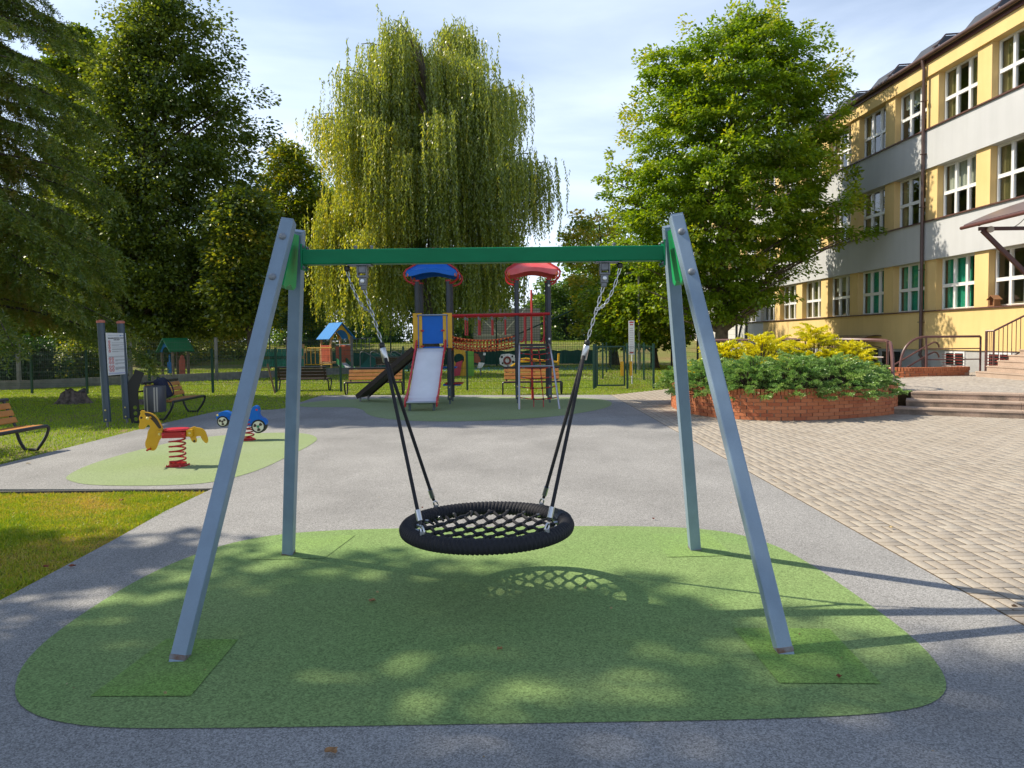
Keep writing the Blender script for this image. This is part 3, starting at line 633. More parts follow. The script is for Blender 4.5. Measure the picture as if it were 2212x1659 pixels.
for i in range(9):
    a0 = R(16)+R(1.35)*(i-4); b.tube([ntilt((RM+(RT_+.003)*math.cos(x))*math.cos(a0), (RM+(RT_+.003)*math.cos(x))*math.sin(a0), (RT_+.003)*math.sin(x)) for x in [2*math.pi*k/20 for k in range(20)]], .0055, 6, closed=True)
b.build('clear_tape', mat('shiny_tape', (.04, .045, .05), .12), ringo, smooth=True)
# honeycomb net
b = MB(); px, py = .142, .106; RI = RM-RT_+.004
def sag(x, y): return -.012-.035*(1-min(1, (x*x+y*y)/(RI*RI)))
for j in range(-5, 6):
    pts = []
    for i in range(-16, 17):
        x = i*px/4; sgn = 1 if (i//2+j) % 2 == 0 else -1; off = (.5 if (i % 4 in (0, 1)) == (j % 2 == 0) else -.5)*py*.86
        y = j*py+off
        if x*x+y*y < (RI-.01)**2: pts.append(ntilt(x, y, sag(x, y)))
        else:
            if len(pts) > 1: b.tube(pts, .0122, 6)
            pts = []
    if len(pts) > 1: b.tube(pts, .0122, 6)
for j in range(-5, 6):
    for i in range(-16, 17):
        x = i*px/4
        off = (.5 if (i % 4 in (0, 1)) == (j % 2 == 0) else -.5)*py*.86; y = j*py+off
        if x*x+y*y < (RI-.02)**2 and off > 0 and i % 2 == 0:
            b.tube([ntilt(x-.004, y-.02, sag(x, y)), ntilt(x+.022, y+.0, sag(x, y)+.003), ntilt(x+.04, y+.02, sag(x, y))], .0155, 6)
net = b.build('rope_net', M_rope, t2, smooth=True)
for k in range(22):
    a = 2*math.pi*(k+.5)/22; r1 = RI+.0
    p = ntilt(r1*math.cos(a), r1*math.sin(a), -.008); q = ntilt((r1-.034)*math.cos(a), (r1-.034)*math.sin(a), -.010)
    m1 = MB(); m1.tube([p, q], .0125, 9); m1.build('net_ferrule', M_chrome, net, smooth=True)
    m1 = MB(); m1.tube([q, ntilt((r1-.085)*math.cos(a+.04), (r1-.085)*math.sin(a+.04), sag((r1-.085)*math.cos(a), (r1-.085)*math.sin(a)))], .0085, 6); m1.build('net_tail', M_rope, net)
for sx in (-1, 1):
    hx = SX+sx*.822-sx*.008
    c0 = Vector((hx, SY, SH-.215)); c1 = Vector((SX+sx*.700, SY, 1.72)); f0 = c1+(Vector((0, 0, -.012))); f1 = Vector((SX+sx*.683, SY, 1.635))
    m1 = MB(); chain(m1, chainpts(c0, c1)); m1.build('hanging_chain', M_chrome, t2, smooth=True)
    mid = c0+(c1-c0)*.42; kn = Vector((SX+sx*.93, SY, SH-.085))
    sp = bez(kn, (mid+kn)/2+Vector((sx*.01, 0, -.13)), mid, 11); m1 = MB(); chain(m1, sp, .003, .008); m1.build('safety_chain', M_chrome, t2, smooth=True)
    m1 = MB(); m1.lathe([(.016, -.02), (.02, -.008), (.02, .01), (.012, .02)], c1+Vector((0, 0, -.01)), 10); m1.build('thimble', M_blackp, t2, smooth=True)
    d = (f1-f0).normalized(); m1 = MB(); m1.lathe([(.019, -.005), (.022, 0), (.022, .09), (.019, .096)], f0+d*.02, 14, d); m1.build('ferrule', M_chrome, t2, smooth=True)
    e0 = f0+d*.11
    for sy in (-1, 1):
        at = ntilt(sx*.395, sy*.395, .055); ft = at+Vector((-sx*-.006, -sy*.0, .05)); dd = (e0+Vector((0, sy*.012, 0))-at).normalized(); ftop = at+dd*.145; fbot = at+dd*.055
        m1 = MB(); m1.tube([e0+Vector((0, sy*.012, .02)), ftop], .0125, 8); rp = m1.build('hanging_rope', M_rope, t2, smooth=True)
        m1 = MB(); m1.tube([ftop+dd*.005, fbot+dd*.025], .0185, 12); m1.build('ferrule', M_chrome, rp, smooth=True)
        m1 = MB(); m1.tube([fbot+dd*.03, fbot], .0115, 8); m1.build('rope_eye', M_blackp, rp)
        m1 = MB(); ring = [at+Vector((sx*.0, 0, .018))+dd*(.028*math.cos(x))+Vector((-.7*sy, .7*sx, 0))*(.018*math.sin(x)) for x in [2*math.pi*k/12 for k in range(12)]]; m1.tube(ring, .006, 6, closed=True); m1.box(at+Vector((0, 0, -.002)), (.03, .03, .02)); m1.build('shackle', M_chrome, rp, smooth=True)
# ================================================================== SPRING RIDERS
M_yp = mat('yellow_panel', (.66, .36, .006), .38, var=.10, vscale=6)
M_red = mat('red_paint', (.42, .012, .014), .35, var=.12, vscale=4)
M_red2 = mat('bright_red_plastic', (.62, .03, .05), .35, var=.08, vscale=4)
M_blue = mat('blue_panel', (.003, .13, .55), .4, spec=.25, var=.08, vscale=4)
M_choc = mat('dark_brown_inlay', (.045, .028, .018), .6)
M_ycap = mat('cream_bolt_cap', (.70, .55, .16), .4)
def spring(t, c, r, h, turns, m, wire=.012):
    b = MB(); n = int(turns*22); b.tube([(c[0]+r*math.cos(2*math.pi*turns*i/n), c[1]+r*math.sin(2*math.pi*turns*i/n), c[2]+h*i/n) for i in range(n+1)], wire, 7); return b.build('spring', m, t, smooth=True)
k = .000913; HX_, HY_ = -4.75, 10.0
def H(pts): return [((x-650)*k, (1085-y)*k) for x, y in pts]
head = [(160,195),(195,205),(210,228),(260,232),(330,265),(380,320),(420,400),(450,480),(455,520),(455,600),(400,660),(375,720),(350,790),(320,825),(290,828),(240,815),(205,790),(190,750),(190,690),(215,630),(225,580),(235,520),(270,470),(265,430),(235,418),(215,440),(195,485),(150,492),(108,485),(105,440),(125,380),(112,330),(120,290),(140,260),(135,215)]
mane = [(200,235),(260,245),(330,285),(380,350),(415,430),(438,480),(400,490),(370,450),(340,400),(310,360),(270,320),(220,290),(203,260)]
tail = [(800,515),(860,485),(910,470),(940,490),(990,495),(1040,520),(1070,560),(1085,610),(1105,680),(1098,735),(1070,740),(1040,710),(1010,670),(995,620),(960,625),(920,630),(940,690),(930,725),(890,725),(860,690),(840,630),(800,620)]
t = thing('horse_spring_rider', 'yellow horse spring rider with red seat on a red spring', 'spring rider', (HX_, HY_, 0))
O = Vector((HX_, HY_, 0)); UX, UZ = Vector((.985, .17, 0)), Vector((0, 0, 1)); UN = Vector((-.17, .985, 0))
sm = lambda p: [(v.x, v.y) for v in smoothpoly(p, 1)]
hb = MB().prism(sm(H(head)), O, UX, UZ, .034).build('head_panel', M_yp, t, bevel=.005)
for s in (-1, 1): MB().prism(sm(H(mane)), O+UN*(s*.0185), UX, UZ, .004).build('mane', M_choc, hb); MB().dome(O+UX*((150-650)*k)+UZ*((1085-312)*k)+UN*(s*.017), UN*s, .016, .008).build('eye', M_choc, hb)
MB().tube([O+UX*((285-650)*k)+UZ*((1085-310)*k)+UN*s for s in (-.15, .15)], .014, 8).build('handle_bar', M_yp, t, smooth=True)
for s in (-1, 1): MB().dome(O+UX*((285-650)*k)+UZ*((1085-310)*k)+UN*(s*.15), UN*s, .022, .025).build('handle_knob', M_ycap, t, smooth=True)
MB().tube([O+UX*((265-650)*k)+UZ*((1085-795)*k)+UN*s for s in (-.16, .16)], .014, 8).build('foot_peg', M_red, t, smooth=True)
MB().prism(sm(H(tail)), O, UX, UZ, .034).build('tail_panel', M_yp, t, bevel=.005)
MB().tube([O+UX*((905-650)*k)+UZ*((1085-700)*k)+UN*s for s in (-.022, .022)], .016, 10).build('tail_plug', M_choc, t)
st = MB(); st.prism(H([(455, 540), (800, 540), (795, 632), (460, 632)]), O, UX, UZ, .20); body = st.build('seat_block', M_red, t, bevel=.006)
b = MB(); pts = [(.18*math.cos(a)*.98, .125*math.sin(a)) for a in [2*math.pi*i/24 for i in range(24)]]; b.prism(pts, O+UZ*.525, UX, UN, .035); b.build('seat', M_red2, t, bevel=.012)
for x0, x1 in ((380, 460), (805, 895)):
    for s in (-1, 1):
        MB().prism(H([(x0, 513), (x1, 513), (x1, 622), (x0, 622)]), O+UN*(s*.045), UX, UZ, .055).build('clamp_plate', M_yp, t, bevel=.006)
        MB().dome(O+UX*(((x0+x1)/2-650)*k)+UZ*((1085-568)*k)+UN*(s*.073), UN*s, .02, .014).build('bolt_cap', M_ycap, t, smooth=True)
for x0 in (475, 765): MB().dome(O+UX*((x0-650)*k)+UZ*((1085-575)*k)-UN*.10, -UN, .018, .012).build('bolt_cap', M_red2, t, smooth=True)
spring(t, (HX_, HY_, .03), .105, .385, 5.4, M_red, .0125)
MB().lathe([(.13, .0), (.13, .018), (.115, .03), (.115, .055)], (HX_, HY_, 0), 20).build('base_plate', M_red, t, smooth=True)
for a in range(4): MB().lathe([(.016, 0), (.016, .012), (.008, .03)], (HX_+.145*math.cos(a*1.57+.6), HY_+.145*math.sin(a*1.57+.6), 0), 8).build('anchor_bolt', M_red2, t)
# scooter
k2 = .00108; QX, QY = -4.72, 12.6
def Q(pts): return [((x-1720)*k2, (668-y)*k2) for x, y in pts]
body = [(1240,290),(1245,240),(1290,195),(1360,172),(1420,180),(1465,212),(1540,197),(1640,205),(1700,215),(1765,200),(1805,150),(1830,108),(1862,92),(1905,118),(1920,170),(1910,230),(1940,290),(2010,320),(2038,365),(2030,430),(1960,345),(1900,322),(1835,345),(1800,400),(1790,440),(1700,400),(1600,350),(1500,325),(1440,325),(1405,275),(1345,250),(1290,265),(1255,305)]
t = thing('scooter_spring_rider', 'blue scooter spring rider with black and white wheels behind the left swing leg', 'spring rider', (QX, QY, 0))
O = Vector((QX, QY, 0)); UX, UN = Vector((.99, .1, 0)), Vector((-.1, .99, 0))
MB().prism(sm(Q(body)), O, UX, UZ, .17).build('body', M_blue, t, bevel=.008)
M_tyre = mat('black_tyre', (.02, .02, .021), .7); M_ivory = mat('ivory_disc', (.66, .64, .52), .5)
for (cx, cy, r) in ((1345, 340, 90), (1910, 435, 113)):
    C = O+UX*((cx-1720)*k2)+UZ*((668-cy)*k2); r *= k2
    w = MB().lathe([(r*.7, -.095), (r*.96, -.10), (r, -.085), (r, .085), (r*.96, .10), (r*.7, .095)], C, 28, UN).build('wheel', M_tyre, t, smooth=True)
    for s in (-1, 1):
        MB().lathe([(r*.78, 0), (r*.76, .008)], C+UN*(s*.097), 24, UN*s).build('hub_disc', M_ivory, w)
        for q in range(3):
            a = q*2.094+.7; pp = [(r*(.28+.37*u)*math.cos(a+v*(.45)), r*(.28+.37*u)*math.sin(a+v*.45)) for u, v in ((0, -1), (.5, -1), (1, -.9), (1.05, 0), (1, .9), (.5, 1), (0, 1))]
            MB().prism(pp, C+UN*(s*.107), UX, UZ, .004).build('spoke_inlay', M_choc, w)
        MB().dome(C+UN*(s*.108), UN*s, r*.2, .012).build('hub_cap', mat('green_cap', (.02, .22, .10), .4) if r > .11 else M_choc, w)
for (cx, cy, m, r) in ((1268, 237, M_ycap, .018), (1440, 262, M_blue, .016), (1890, 160, M_red2, .02)): MB().dome(O+UX*((cx-1720)*k2)+UZ*((668-cy)*k2)-UN*.086, -UN, r, .014).build('bolt_cap', m, t, smooth=True)
MB().dome(O+UX*((1500-1720)*k2)+UZ*((668-270)*k2)-UN*.086, -UN, .034, .03).build('red_lamp', M_red2, t, smooth=True)
MB().box(O+UX*(-.13)+UZ*.515, (.22, .2, .04), (UX, UN, UZ)).build('seat', M_red, t, bevel=.012)
spring(t, (QX, QY, .02), .10, .36, 5, M_red, .0125)
MB().lathe([(.13, .0), (.13, .018), (.11, .03)], (QX, QY, 0), 20).build('base_plate', M_red, t, smooth=True)
# ================================================================== CLIMBING TOWERS
M_post = mat('anthracite_post', (.022, .030, .045), .4, var=.15, vscale=3)
M_shoe = mat('blue_grey_shoe', (.07, .10, .115), .45)
M_chute = mat('brushed_chute', (.80, .82, .85), .35, .15, var=.08, vscale=3)
M_dkbrown = mat('dark_brown_board', (.030, .018, .015), .5, var=.3, vscale=4)
M_pink = mat('pinkish_red_roof', (.62, .075, .085), .5, rgb2=(.66, .15, .15), vscale=3)  # red mottled at random with a paler pink
M_orange = mat('orange_plug', (.72, .20, .02), .4)
YF, YB = 19.30, 20.18
t = thing('climbing_tower', 'two roofed play towers joined by a red net bridge with a slide', 'play tower', (-.75, 19.7, 0))
def post(x, y, h):
    m1 = MB(); c = [(.06, .03), (.03, .06), (-.03, .06), (-.06, .03), (-.06, -.03), (-.03, -.06), (.03, -.06), (.06, -.03)]
    m1.prism(c, (x, y, (h+.12)/2), (1, 0, 0), (0, 1, 0), h-.12); p = m1.build('post', M_post, t)
    MB().box((x, y, .07), (.05, .05, .16)).build('steel_foot', M_shoe, p)
    s = -1 if y < 19.7 else 1
    m1 = MB(); m1.box((x, y+s*.066, .33), (.085, .012, .36)); m1.build('shoe_plate', M_shoe, p, bevel=.003)
    for z in (.2, .46): MB().dome((x, y+s*.072, z), (0, s, 0), .02, .014, 8).build('bolt_cap', M_ycap, p)
    MB().lathe([(.078, h-.03), (.078, h+.01), (.02, h+.02)], (x, y, 0), 8).build('post_cap', M_red, p)
    return p
def tower(xa, xb, roofm):
    for x in (xa, xb):
        for y in (YF, YB): post(x, y, 3.36)
    MB().box(((xa+xb)/2, (YF+YB)/2, 1.50), (xb-xa, YB-YF, .05)).build('platform', M_post, t)
    cx, cy = (xa+xb)/2, (YF+YB)/2; hw = .67; zt, ze = 4.22, 3.61
    rf = None
    b = MB(); qs = []
    for q in range(4):                         # four curved pyramid faces with scalloped hems
        ca, sa = (1, 0, -1, 0)[q], (0, 1, 0, -1)[q]
        def P(u, v, z): return (cx+u*ca-v*sa, cy+u*sa+v*ca, z)     # v outward negative
        n = 12; rowsv = []
        prof = [(0.16, zt), (.25, zt-.18), (.40, zt-.42), (hw, ze+.0), (hw+.006, ze-.02), (hw+.012, None)]
        for (w, z) in prof:
            row = []
            for i in range(n+1):
                s = -1+2*i/n; arch = max(0, math.cos(s*math.pi/2*1.25))**1.3
                zz = z if z is not None else ze-.15+.10*arch
                if w >= hw and z is not None: zz += .055*arch
                row.append(P(s*min(w, hw+.012), -w, zz))
            rowsv.append(row)
        vs = [p for r in rowsv for p in r]; m_ = n+1
        b.add(vs, [(r*m_+i, r*m_+i+1, (r+1)*m_+i+1, (r+1)*m_+i) for r in range(len(prof)-1) for i in range(n)])
    b.add([(cx+x*.16, cy+y*.16, zt) for x, y in ((-1, -1), (1, -1), (1, 1), (-1, 1))], [(0, 1, 2, 3)])
    rf = b.build('roof', roofm, t); so_ = rf.modifiers.new('thick', 'SOLIDIFY'); so_.thickness = .02
    MB().lathe([(.10, 0), (.10, .05), (.03, .07)], (cx, cy, zt), 10).build('roof_knob', M_red, rf)
    for sx in (-1, 1):
        for sy in (-1, 1):
            pts = [(cx+sx*.17, cy+sy*.17, zt+.02), (cx+sx*.41, cy+sy*.41, zt-.40), (cx+sx*hw*1.0, cy+sy*hw, ze+.02)]+[Vector(p) for p in bez((cx+sx*(hw+.06), cy+sy*(hw+.03), ze-.08), (cx+sx*(hw+.06), cy+sy*hw, ze-.34), (cx+sx*(xb-xa)/2, cy+sy*(YB-YF)/2, ze-.33), 7)]
            MB().tube(pts, .026, 7).build('roof_trim', M_red, t, smooth=True)
            MB().lathe([(.05, -.02), (.05, .02)], (cx+sx*(hw-.02), cy+sy*(hw-.02), ze-.12), 10, (sx, sy, 0)).build('trim_plug', M_orange, t)
LX, RX = (-2.55, -1.70), (.15, 1.02)
tower(*LX, M_blue); tower(*RX, M_pink)
lc = sum(LX)/2
for x0, x1 in ((-2.66, -2.41), (-1.85, -1.60)):
    p = MB().box(((x0+x1)/2, YF-.10, 2.0), (x1-x0, .02, .95)).build('yellow_panel', M_yp, t, bevel=.02)
    for z in (1.6, 2.4): MB().dome(((x0+x1)/2, YF-.112, z), (0, -1, 0), .018, .01, 8).build('bolt_cap', M_choc, p)
    xi = x1 if x0 < -2.4 else x0
    for z in (1.58, 2.0, 2.42): MB().box((xi, YF-.116, z), (.09, .022, .045)).build('panel_clip', M_red, p, bevel=.008)
MB().box((lc, YF-.07, 2.04), (.78, .02, .78)).build('blue_panel', M_blue, t)
for x in (lc-.385, lc+.385): MB().prism([(0, 0), (.03, 0), (.03, .9), (-.02, .9), (-.03, .75), (-.02, .5), (.02, .45)], (x, YF-.10, 1.53), (0, -1, 0), (0, 0, 1), .02).build('panel_wing', M_blue, t)
MB().tube([(lc-.39, YF-.12, 2.42), (lc+.39, YF-.12, 2.42)], .022, 8).build('cross_bar', M_chrome, t, smooth=True)
MB().box((lc, YF-.02, 1.545), (.78, .1, .04)).build('sill_board', M_blue, t)
prof = [(YF-.04, 1.52), (YF-.22, 1.50), (YF-.34, 1.43), (17.86, .40), (17.72, .30), (17.45, .235)]
cs = lambda z: lc-.075-.03*(1.5-z)       # the chute drifts a little to the left, as on site
b = MB(); n = len(prof)
b.add([(lc-.06+sx*.355+(-.05*(1.5-z)), y, z) for y, z in prof for sx in (-1, 1)], [(2*i, 2*i+1, 2*i+3, 2*i+2) for i in range(n-1)]); ch = b.build('slide_chute', M_chute, t); ch.modifiers.new('thick', 'SOLIDIFY').thickness = .012
MB().tube([(lc-.06+sx*.36-.06, 17.43, .215) for sx in (-1, 1)], .032, 8).build('slide_lip', M_chrome, ch, smooth=True)
MB().tube([(lc-.06+sx*.36, YF-.2, 1.515) for sx in (-1, 1)], .02, 8).build('slide_top_bar', M_chrome, ch, smooth=True)
for sx in (-1, 1):
    up = [(y, z+.13+(0.10 if i == 0 else 0)) for i, (y, z) in enumerate(prof)]; dn = [(y+.0, z-.05) for y, z in prof]
    poly = [(YF-.12, 1.76), (YF-.25, 1.68)]+[(y-.03, z+.11) for y, z in prof[2:]]+[(17.38, .30), (17.36, .2), (17.42, .10), (17.6, .14)]+dn[::-1][1:]
    b = MB()
    m_ = len(poly); A = [(lc-.06+sx*.375+(-.05*(1.5-z)), y, z) for y, z in poly]; B = [(p[0]+sx*.03, p[1], p[2]) for p in A]
    b.add(A+B, [tuple(range(m_)), tuple(range(m_, 2*m_))[::-1]]+[(i, (i+1) % m_, m_+(i+1) % m_, m_+i) for i in range(m_)]); sr = b.build('slide_side', M_red2, ch)
    for i in range(9):
        f = i/8; y, z = (YF-.4)*(1-f)+17.5*f, 1.38*(1-f)+.2*f; MB().dome((lc-.06+sx*.405-.05*(1.5-z), y, z+.02), (sx, 0, 0), .02, .016, 8).build('side_bolt', M_ycap, sr)
    MB().box((lc-.12+sx*.30, 17.55, .10), (.06, .05, .22)).build('slide_leg', M_shoe, ch)
# dark ramp leaving the tower to the left
p0, p1 = Vector((-2.62, 19.9, 1.52)), Vector((-4.38, 20.66, .13))
d, s_, u_ = frame(p1-p0)
for sy in (-1, 1): MB().box((p0+p1)/2+s_*(sy*.28), ((p1-p0).length, .03, .14), (d, s_, u_)).build('ramp_side', M_dkbrown, t, bevel=.01)
MB().box((p0+p1)/2-u_*.02, ((p1-p0).length-.02, .54, .03), (d, s_, u_)).build('ramp_board', M_dkbrown, t)
for sy in (-1, 1): MB().box(p1+s_*(sy*.2)-d*.1+Vector((0, 0, -.09)), (.05, .05, .2)).build('ramp_foot', M_steel, t)
MB().box(p0+Vector((.04, 0, .03)), (.02, .6, .28)).build('ramp_plate', M_red, t)
# bridge
bx0, bx1 = LX[1]+.05, RX[0]-.05
for y in (YF-.02, YB+.02):
    MB().tube([(LX[1]-.04, y-.05*(1 if y < 19.7 else -1), 2.40), (RX[1]+.02, y-.05*(1 if y < 19.7 else -1), 2.42)], .036, 8).build('bridge_handrail', M_red, t, smooth=True)
    for i in range(4):
        x = bx0+.40+.36*i; MB().tube([(x, y, 2.38), (x, y, 1.86)], .022, 6).build('hanger_rope', M_red, t); MB().tube([(x, y, 2.36), (x, y, 2.28)], .026, 6).build('rope_sleeve', M_steel, t)
b = MB(); kn = MB(); NU, NV = 18, 9
def bn(u, v):
    a = -1+2*v/NV; sg = .20*(1-(2*u/NU-1)**2)*.55
    return Vector((bx0+(bx1-bx0)*u/NU, 19.74+a*.44, 1.53-sg+.30*abs(a)**2.2))
for v in range(NV+1): b.tube([bn(u, v) for u in range(NU+1)], .0135, 5)
for u in range(NU+1): b.tube([bn(u, v) for v in range(NV+1)], .0135, 5)
nb = b.build('bridge_net', M_red, t, smooth=True)
for u in range(1, NU):
    for v in range(NV+1): q = bn(u, v); kn.box(q, (.04, .04, .04))
kn.build('net_joints', M_orange, nb)
for x in (bx0-.02, bx1+.02):
    MB().box((x, YF+.1, 1.66), (.06, .12, .42)).build('bridge_bracket', M_red, t, bevel=.01); MB().box((x, YB-.1, 1.66), (.06, .12, .42)).build('bridge_bracket', M_red, t, bevel=.01)
    for z in (1.55, 1.66, 1.77): MB().tube([(x-.08, YF+.02, z), (x+.10, YF+.02, z)], .016, 6).build('bridge_bolt', M_chrome, t)
# right tower: climbing net in front, pole behind
xa, xb = RX; xm = (xa+xb)/2
rails = []
for x, xg in ((xa+.05, xa+.02), (xb-.02, xb+.15)):
    pts = [Vector((x, YF-.06, 1.60))]+bez((x, YF-.10, 1.62), (x+.02, YF-.5, 1.55), (x*.6+xg*.4, 18.45, 1.08), 6)+[Vector((xg, 17.55, -.02))]
    MB().tube(pts, .026, 8).build('net_side_tube', M_chrome, t, smooth=True); rails.append(pts)
def onrail(pts, f):
    n = len(pts)-1; a = f*n; i = min(int(a), n-1); return pts[i]+(pts[i+1]-pts[i])*(a-i)
MB().tube([onrail(rails[0], .88), onrail(rails[1], .88)], .022, 8).build('net_rung', M_chrome, t, smooth=True)
MB().box((xm, YF-.06, 1.58), (xb-xa, .1, .07)).build('net_top_board', M_blackp, t)
b = MB(); sl_ = MB(); kn = MB(); cols = [[], []]
def zrail(pts, z):
    for i in range(len(pts)-1):
        if (pts[i].z-z)*(pts[i+1].z-z) <= 0: f = (z-pts[i].z)/(pts[i+1].z-pts[i].z+1e-9); return pts[i]+(pts[i+1]-pts[i])*f
    return pts[-1]
for z in (1.52, 1.38, 1.22, 1.02, .78, .54, .28):
    A, B = zrail(rails[0], z), zrail(rails[1], z); n = 8
    line = [A+(B-A)*(i/n)+Vector((0, .0, -.05*(1-(2*i/n-1)**2))) for i in range(n+1)]; b.tube(line, .013, 5)
    for f in (1, 7): sl_.tube([line[f]-(B-A)*.03, line[f]+(B-A)*.03], .017, 6)
    for q, i in enumerate((3, 5)): cols[q].append(line[i]); kn.lathe([(.01, -.03), (.03, -.012), (.03, .012), (.01, .03)], line[i], 7, (1, 0, 0))
for c in cols: b.tube(c+[c[-1]+Vector((0, -.03, -.2))], .013, 5)
cn = b.build('climbing_net', M_red, t, smooth=True); sl_.build('net_sleeves', M_steel, cn); kn.build('net_joints', M_choc, cn)
MB().tube([(xm, 20.75, 0), (xm, 20.75, 2.98)]+bez((xm, 20.75, 2.98), (xm, 20.74, 3.18), (xm, 20.55, 3.14), 5)+[(xm, YB+.02, 2.45)], .028, 8).build('fire_pole', M_red, t, smooth=True)
for x in (xa+.20, xb-.14):
    MB().tube([(x, YF-.02, 2.42)]+bez((x, YF-.02, 1.85), (x-.02, YF-.1, 1.62), (x-.12, YF-.1, 1.68), 6), .022, 7).build('grab_handle', M_red, t, smooth=True)
    MB().tube([(x+.05, YB, 2.42), (x+.05, YB, 1.6)], .022, 6).build('grab_handle', M_red, t, smooth=True)
MB().box((-1.66, YB+.25, .50), (.5, .6, .03)).build('low_step', M_red, t); MB().box((-1.80, YB+.4, .95), (.4, .4, .04)).build('blue_step', M_blue, t); MB().box((-1.72, YB+.25, .46), (.5, .5, .04)).build('blue_step', M_blue, t)
MB().dome((xb, YF-.062, 3.18), (0, -1, 0), .03, .012).build('post_disc', WHITE, t); MB().dome((xb, YF-.062, 1.74), (0, -1, 0), .03, .012).build('post_disc', WHITE, t)
# ================================================================== BENCHES
M_wood = mat('honey_slat', (.50, .215, .045), .55, rgb2=(.40, .16, .035), vscale=5, fine=.10, fscale=50)
M_btube = mat('graphite_tube', (.022, .022, .028), .35)
M_dslat = mat('shaded_slat', (.055, .022, .018), .5, var=.3, vscale=5)  # bench stands in shade, back to view; that shade is put into the colour
def bench(name, label, group, slat, L=1.86):
    t = thing(name, label, 'bench', (0, 0, 0), 0, group)
    h = L/2
    for sx in (-1, 1):
        x = sx*h
        loop = [Vector((x-sx*.10, -.30, .43))]+bez((x-sx*.05, -.30, .43), (x, -.30, .43), (x, -.305, .37), 4)+bez((x, -.28, .30), (x, -.24, .2), (x, -.10, .03), 4)+[Vector((x, .10, .03))]+bez((x, .12, .035), (x, .24, .2), (x, .26, .40), 4)
        b = MB(); b.tube(loop, .026, 7); b.build('leg', M_btube, t, smooth=True)
        b = MB(); b.bar((x-sx*.12, .16, .41), (x-sx*.12, .36, .86), .045, .022, (0, 1, 0)); b.bar((x-sx*.12, -.29, .425), (x-sx*.12, .22, .405), .045, .022); b.bar((x, .255, .395), (x-sx*.14, .20, .41), .04, .03); b.build('bracket', M_btube, t)
    b = MB(); b.tube([(-h+.05, -.30, .43), (h-.05, -.30, .43)], .03, 9); b.build('front_tube', M_btube, t, smooth=True)
    b = MB(); b.tube([(-h+.02, .372, .865), (h-.02, .372, .865)], .032, 9); b.build('top_tube', M_btube, t, smooth=True)
    dv = Vector((0, .20, .45)).normalized()
    for i in range(3):
        c = Vector((0, .19, .49))+dv*(.055+.125*i); b = MB(); b.box(c, (L-.10, .035, .10), (Vector((1, 0, 0)), dv.cross(Vector((1, 0, 0))), dv)); b.build('back_slat', slat, t, bevel=.006)
    for i in range(4):
        b = MB(); b.box((0, -.215+.105*i, .437-.005*i), (L-.10, .09, .034)); b.build('seat_slat', slat, t, bevel=.006)
    return t
def place(o, x, y, rz, label): o.location = (x, y, -.03); o.rotation_euler = (0, 0, rz); o['label'] = label; return o
bn0 = bench('park_bench', '-', 'honey slat park benches', M_wood)
place(bn0, -8.06, 10.83, R(90-3), 'honey wood bench cut off by the left edge, standing on the near lawn')
for (x, y, rz, lb) in ((-8.12, 17.15, R(90+2), 'honey wood bench carrying a navy backpack beside the litter bin'), (-4.52, 23.3, R(2), 'honey wood bench crossed by the dark ramp of the play tower'), (.63, 22.5, R(1), 'honey wood bench seen through the rope climbing net')):
    place(copy_tree(bn0), x, y, rz, lb)
bd = bench('dark_bench', '-', 'dark slat benches beyond the fence', M_dslat)
place(bd, -7.55, 25.7, R(182), 'bench with its shade put into the slat colour just beyond the fence by a young staked tree')
place(copy_tree(bd), -6.75, 40, R(180), 'far dark bench beside the silver rails, right of the blue-roofed house')
# ---- backpack
M_navy = mat('navy_fabric', (.012, .018, .05), .8, var=.3, vscale=12, bump=.4, bscale=120)
t = thing('backpack', 'navy blue backpack leaning on the bench next to the bin', 'backpack', (-8.1, 16.62, .43))
def blob(name, c, d, m, par, ax=None, lv=2):
    b = MB(); b.box(c, d, ax); o = b.build(name, m, par); s = o.modifiers.new('soft', 'SUBSURF'); s.levels = lv; s.render_levels = lv
    o.data.polygons.foreach_set('use_smooth', [True]*6); return o
def softbox(name, c, d, m, par, ax, bev=.05): b = MB(); b.box(c, d, ax); return b.build(name, m, par, bevel=bev, seg=4, smooth=True)
lean = Vector((-.34, -.10, .93)).normalized(); bx_ = Vector((.05, 1, 0)).normalized(); by_ = lean.cross(bx_).normalized(); bx_ = by_.cross(lean)
ctr = Vector((-8.10, 16.64, .455))
softbox('main_bag', ctr+lean*.25, (.34, .20, .50), M_navy, t, (bx_, by_, lean), .07)
softbox('front_pocket', ctr+lean*.17-by_*-.11, (.28, .10, .28), M_navy, t, (bx_, by_, lean), .04)
softbox('side_pocket', ctr+lean*.12+bx_*.17, (.05, .14, .22), M_navy, t, (bx_, by_, lean), .02)
MB().tube(bez(ctr+lean*.49-bx_*.06, ctr+lean*.59, ctr+lean*.49+bx_*.06, 6), .012, 6).build('grab_loop', M_navy, t, smooth=True)
MB().tube(bez(ctr+lean*.42+by_*-.11+bx_*.1, ctr+lean*.25+by_*-.2+bx_*.14, ctr+lean*.03+by_*-.11+bx_*.12, 8), .016, 6).build('shoulder_strap', M_navy, t, smooth=True)
MB().bar(ctr+lean*.07+by_*.165-bx_*.13, ctr+lean*.07+by_*.165+bx_*.13, .008, .012).build('red_piping', M_red, t)
MB().tube(bez(ctr+by_*.0+Vector((.1, -.1, .0)), ctr+Vector((.14, -.16, -.1)), ctr+Vector((.15, -.16, -.22)), 6), .006, 5).build('hanging_strap', M_blackp, t)
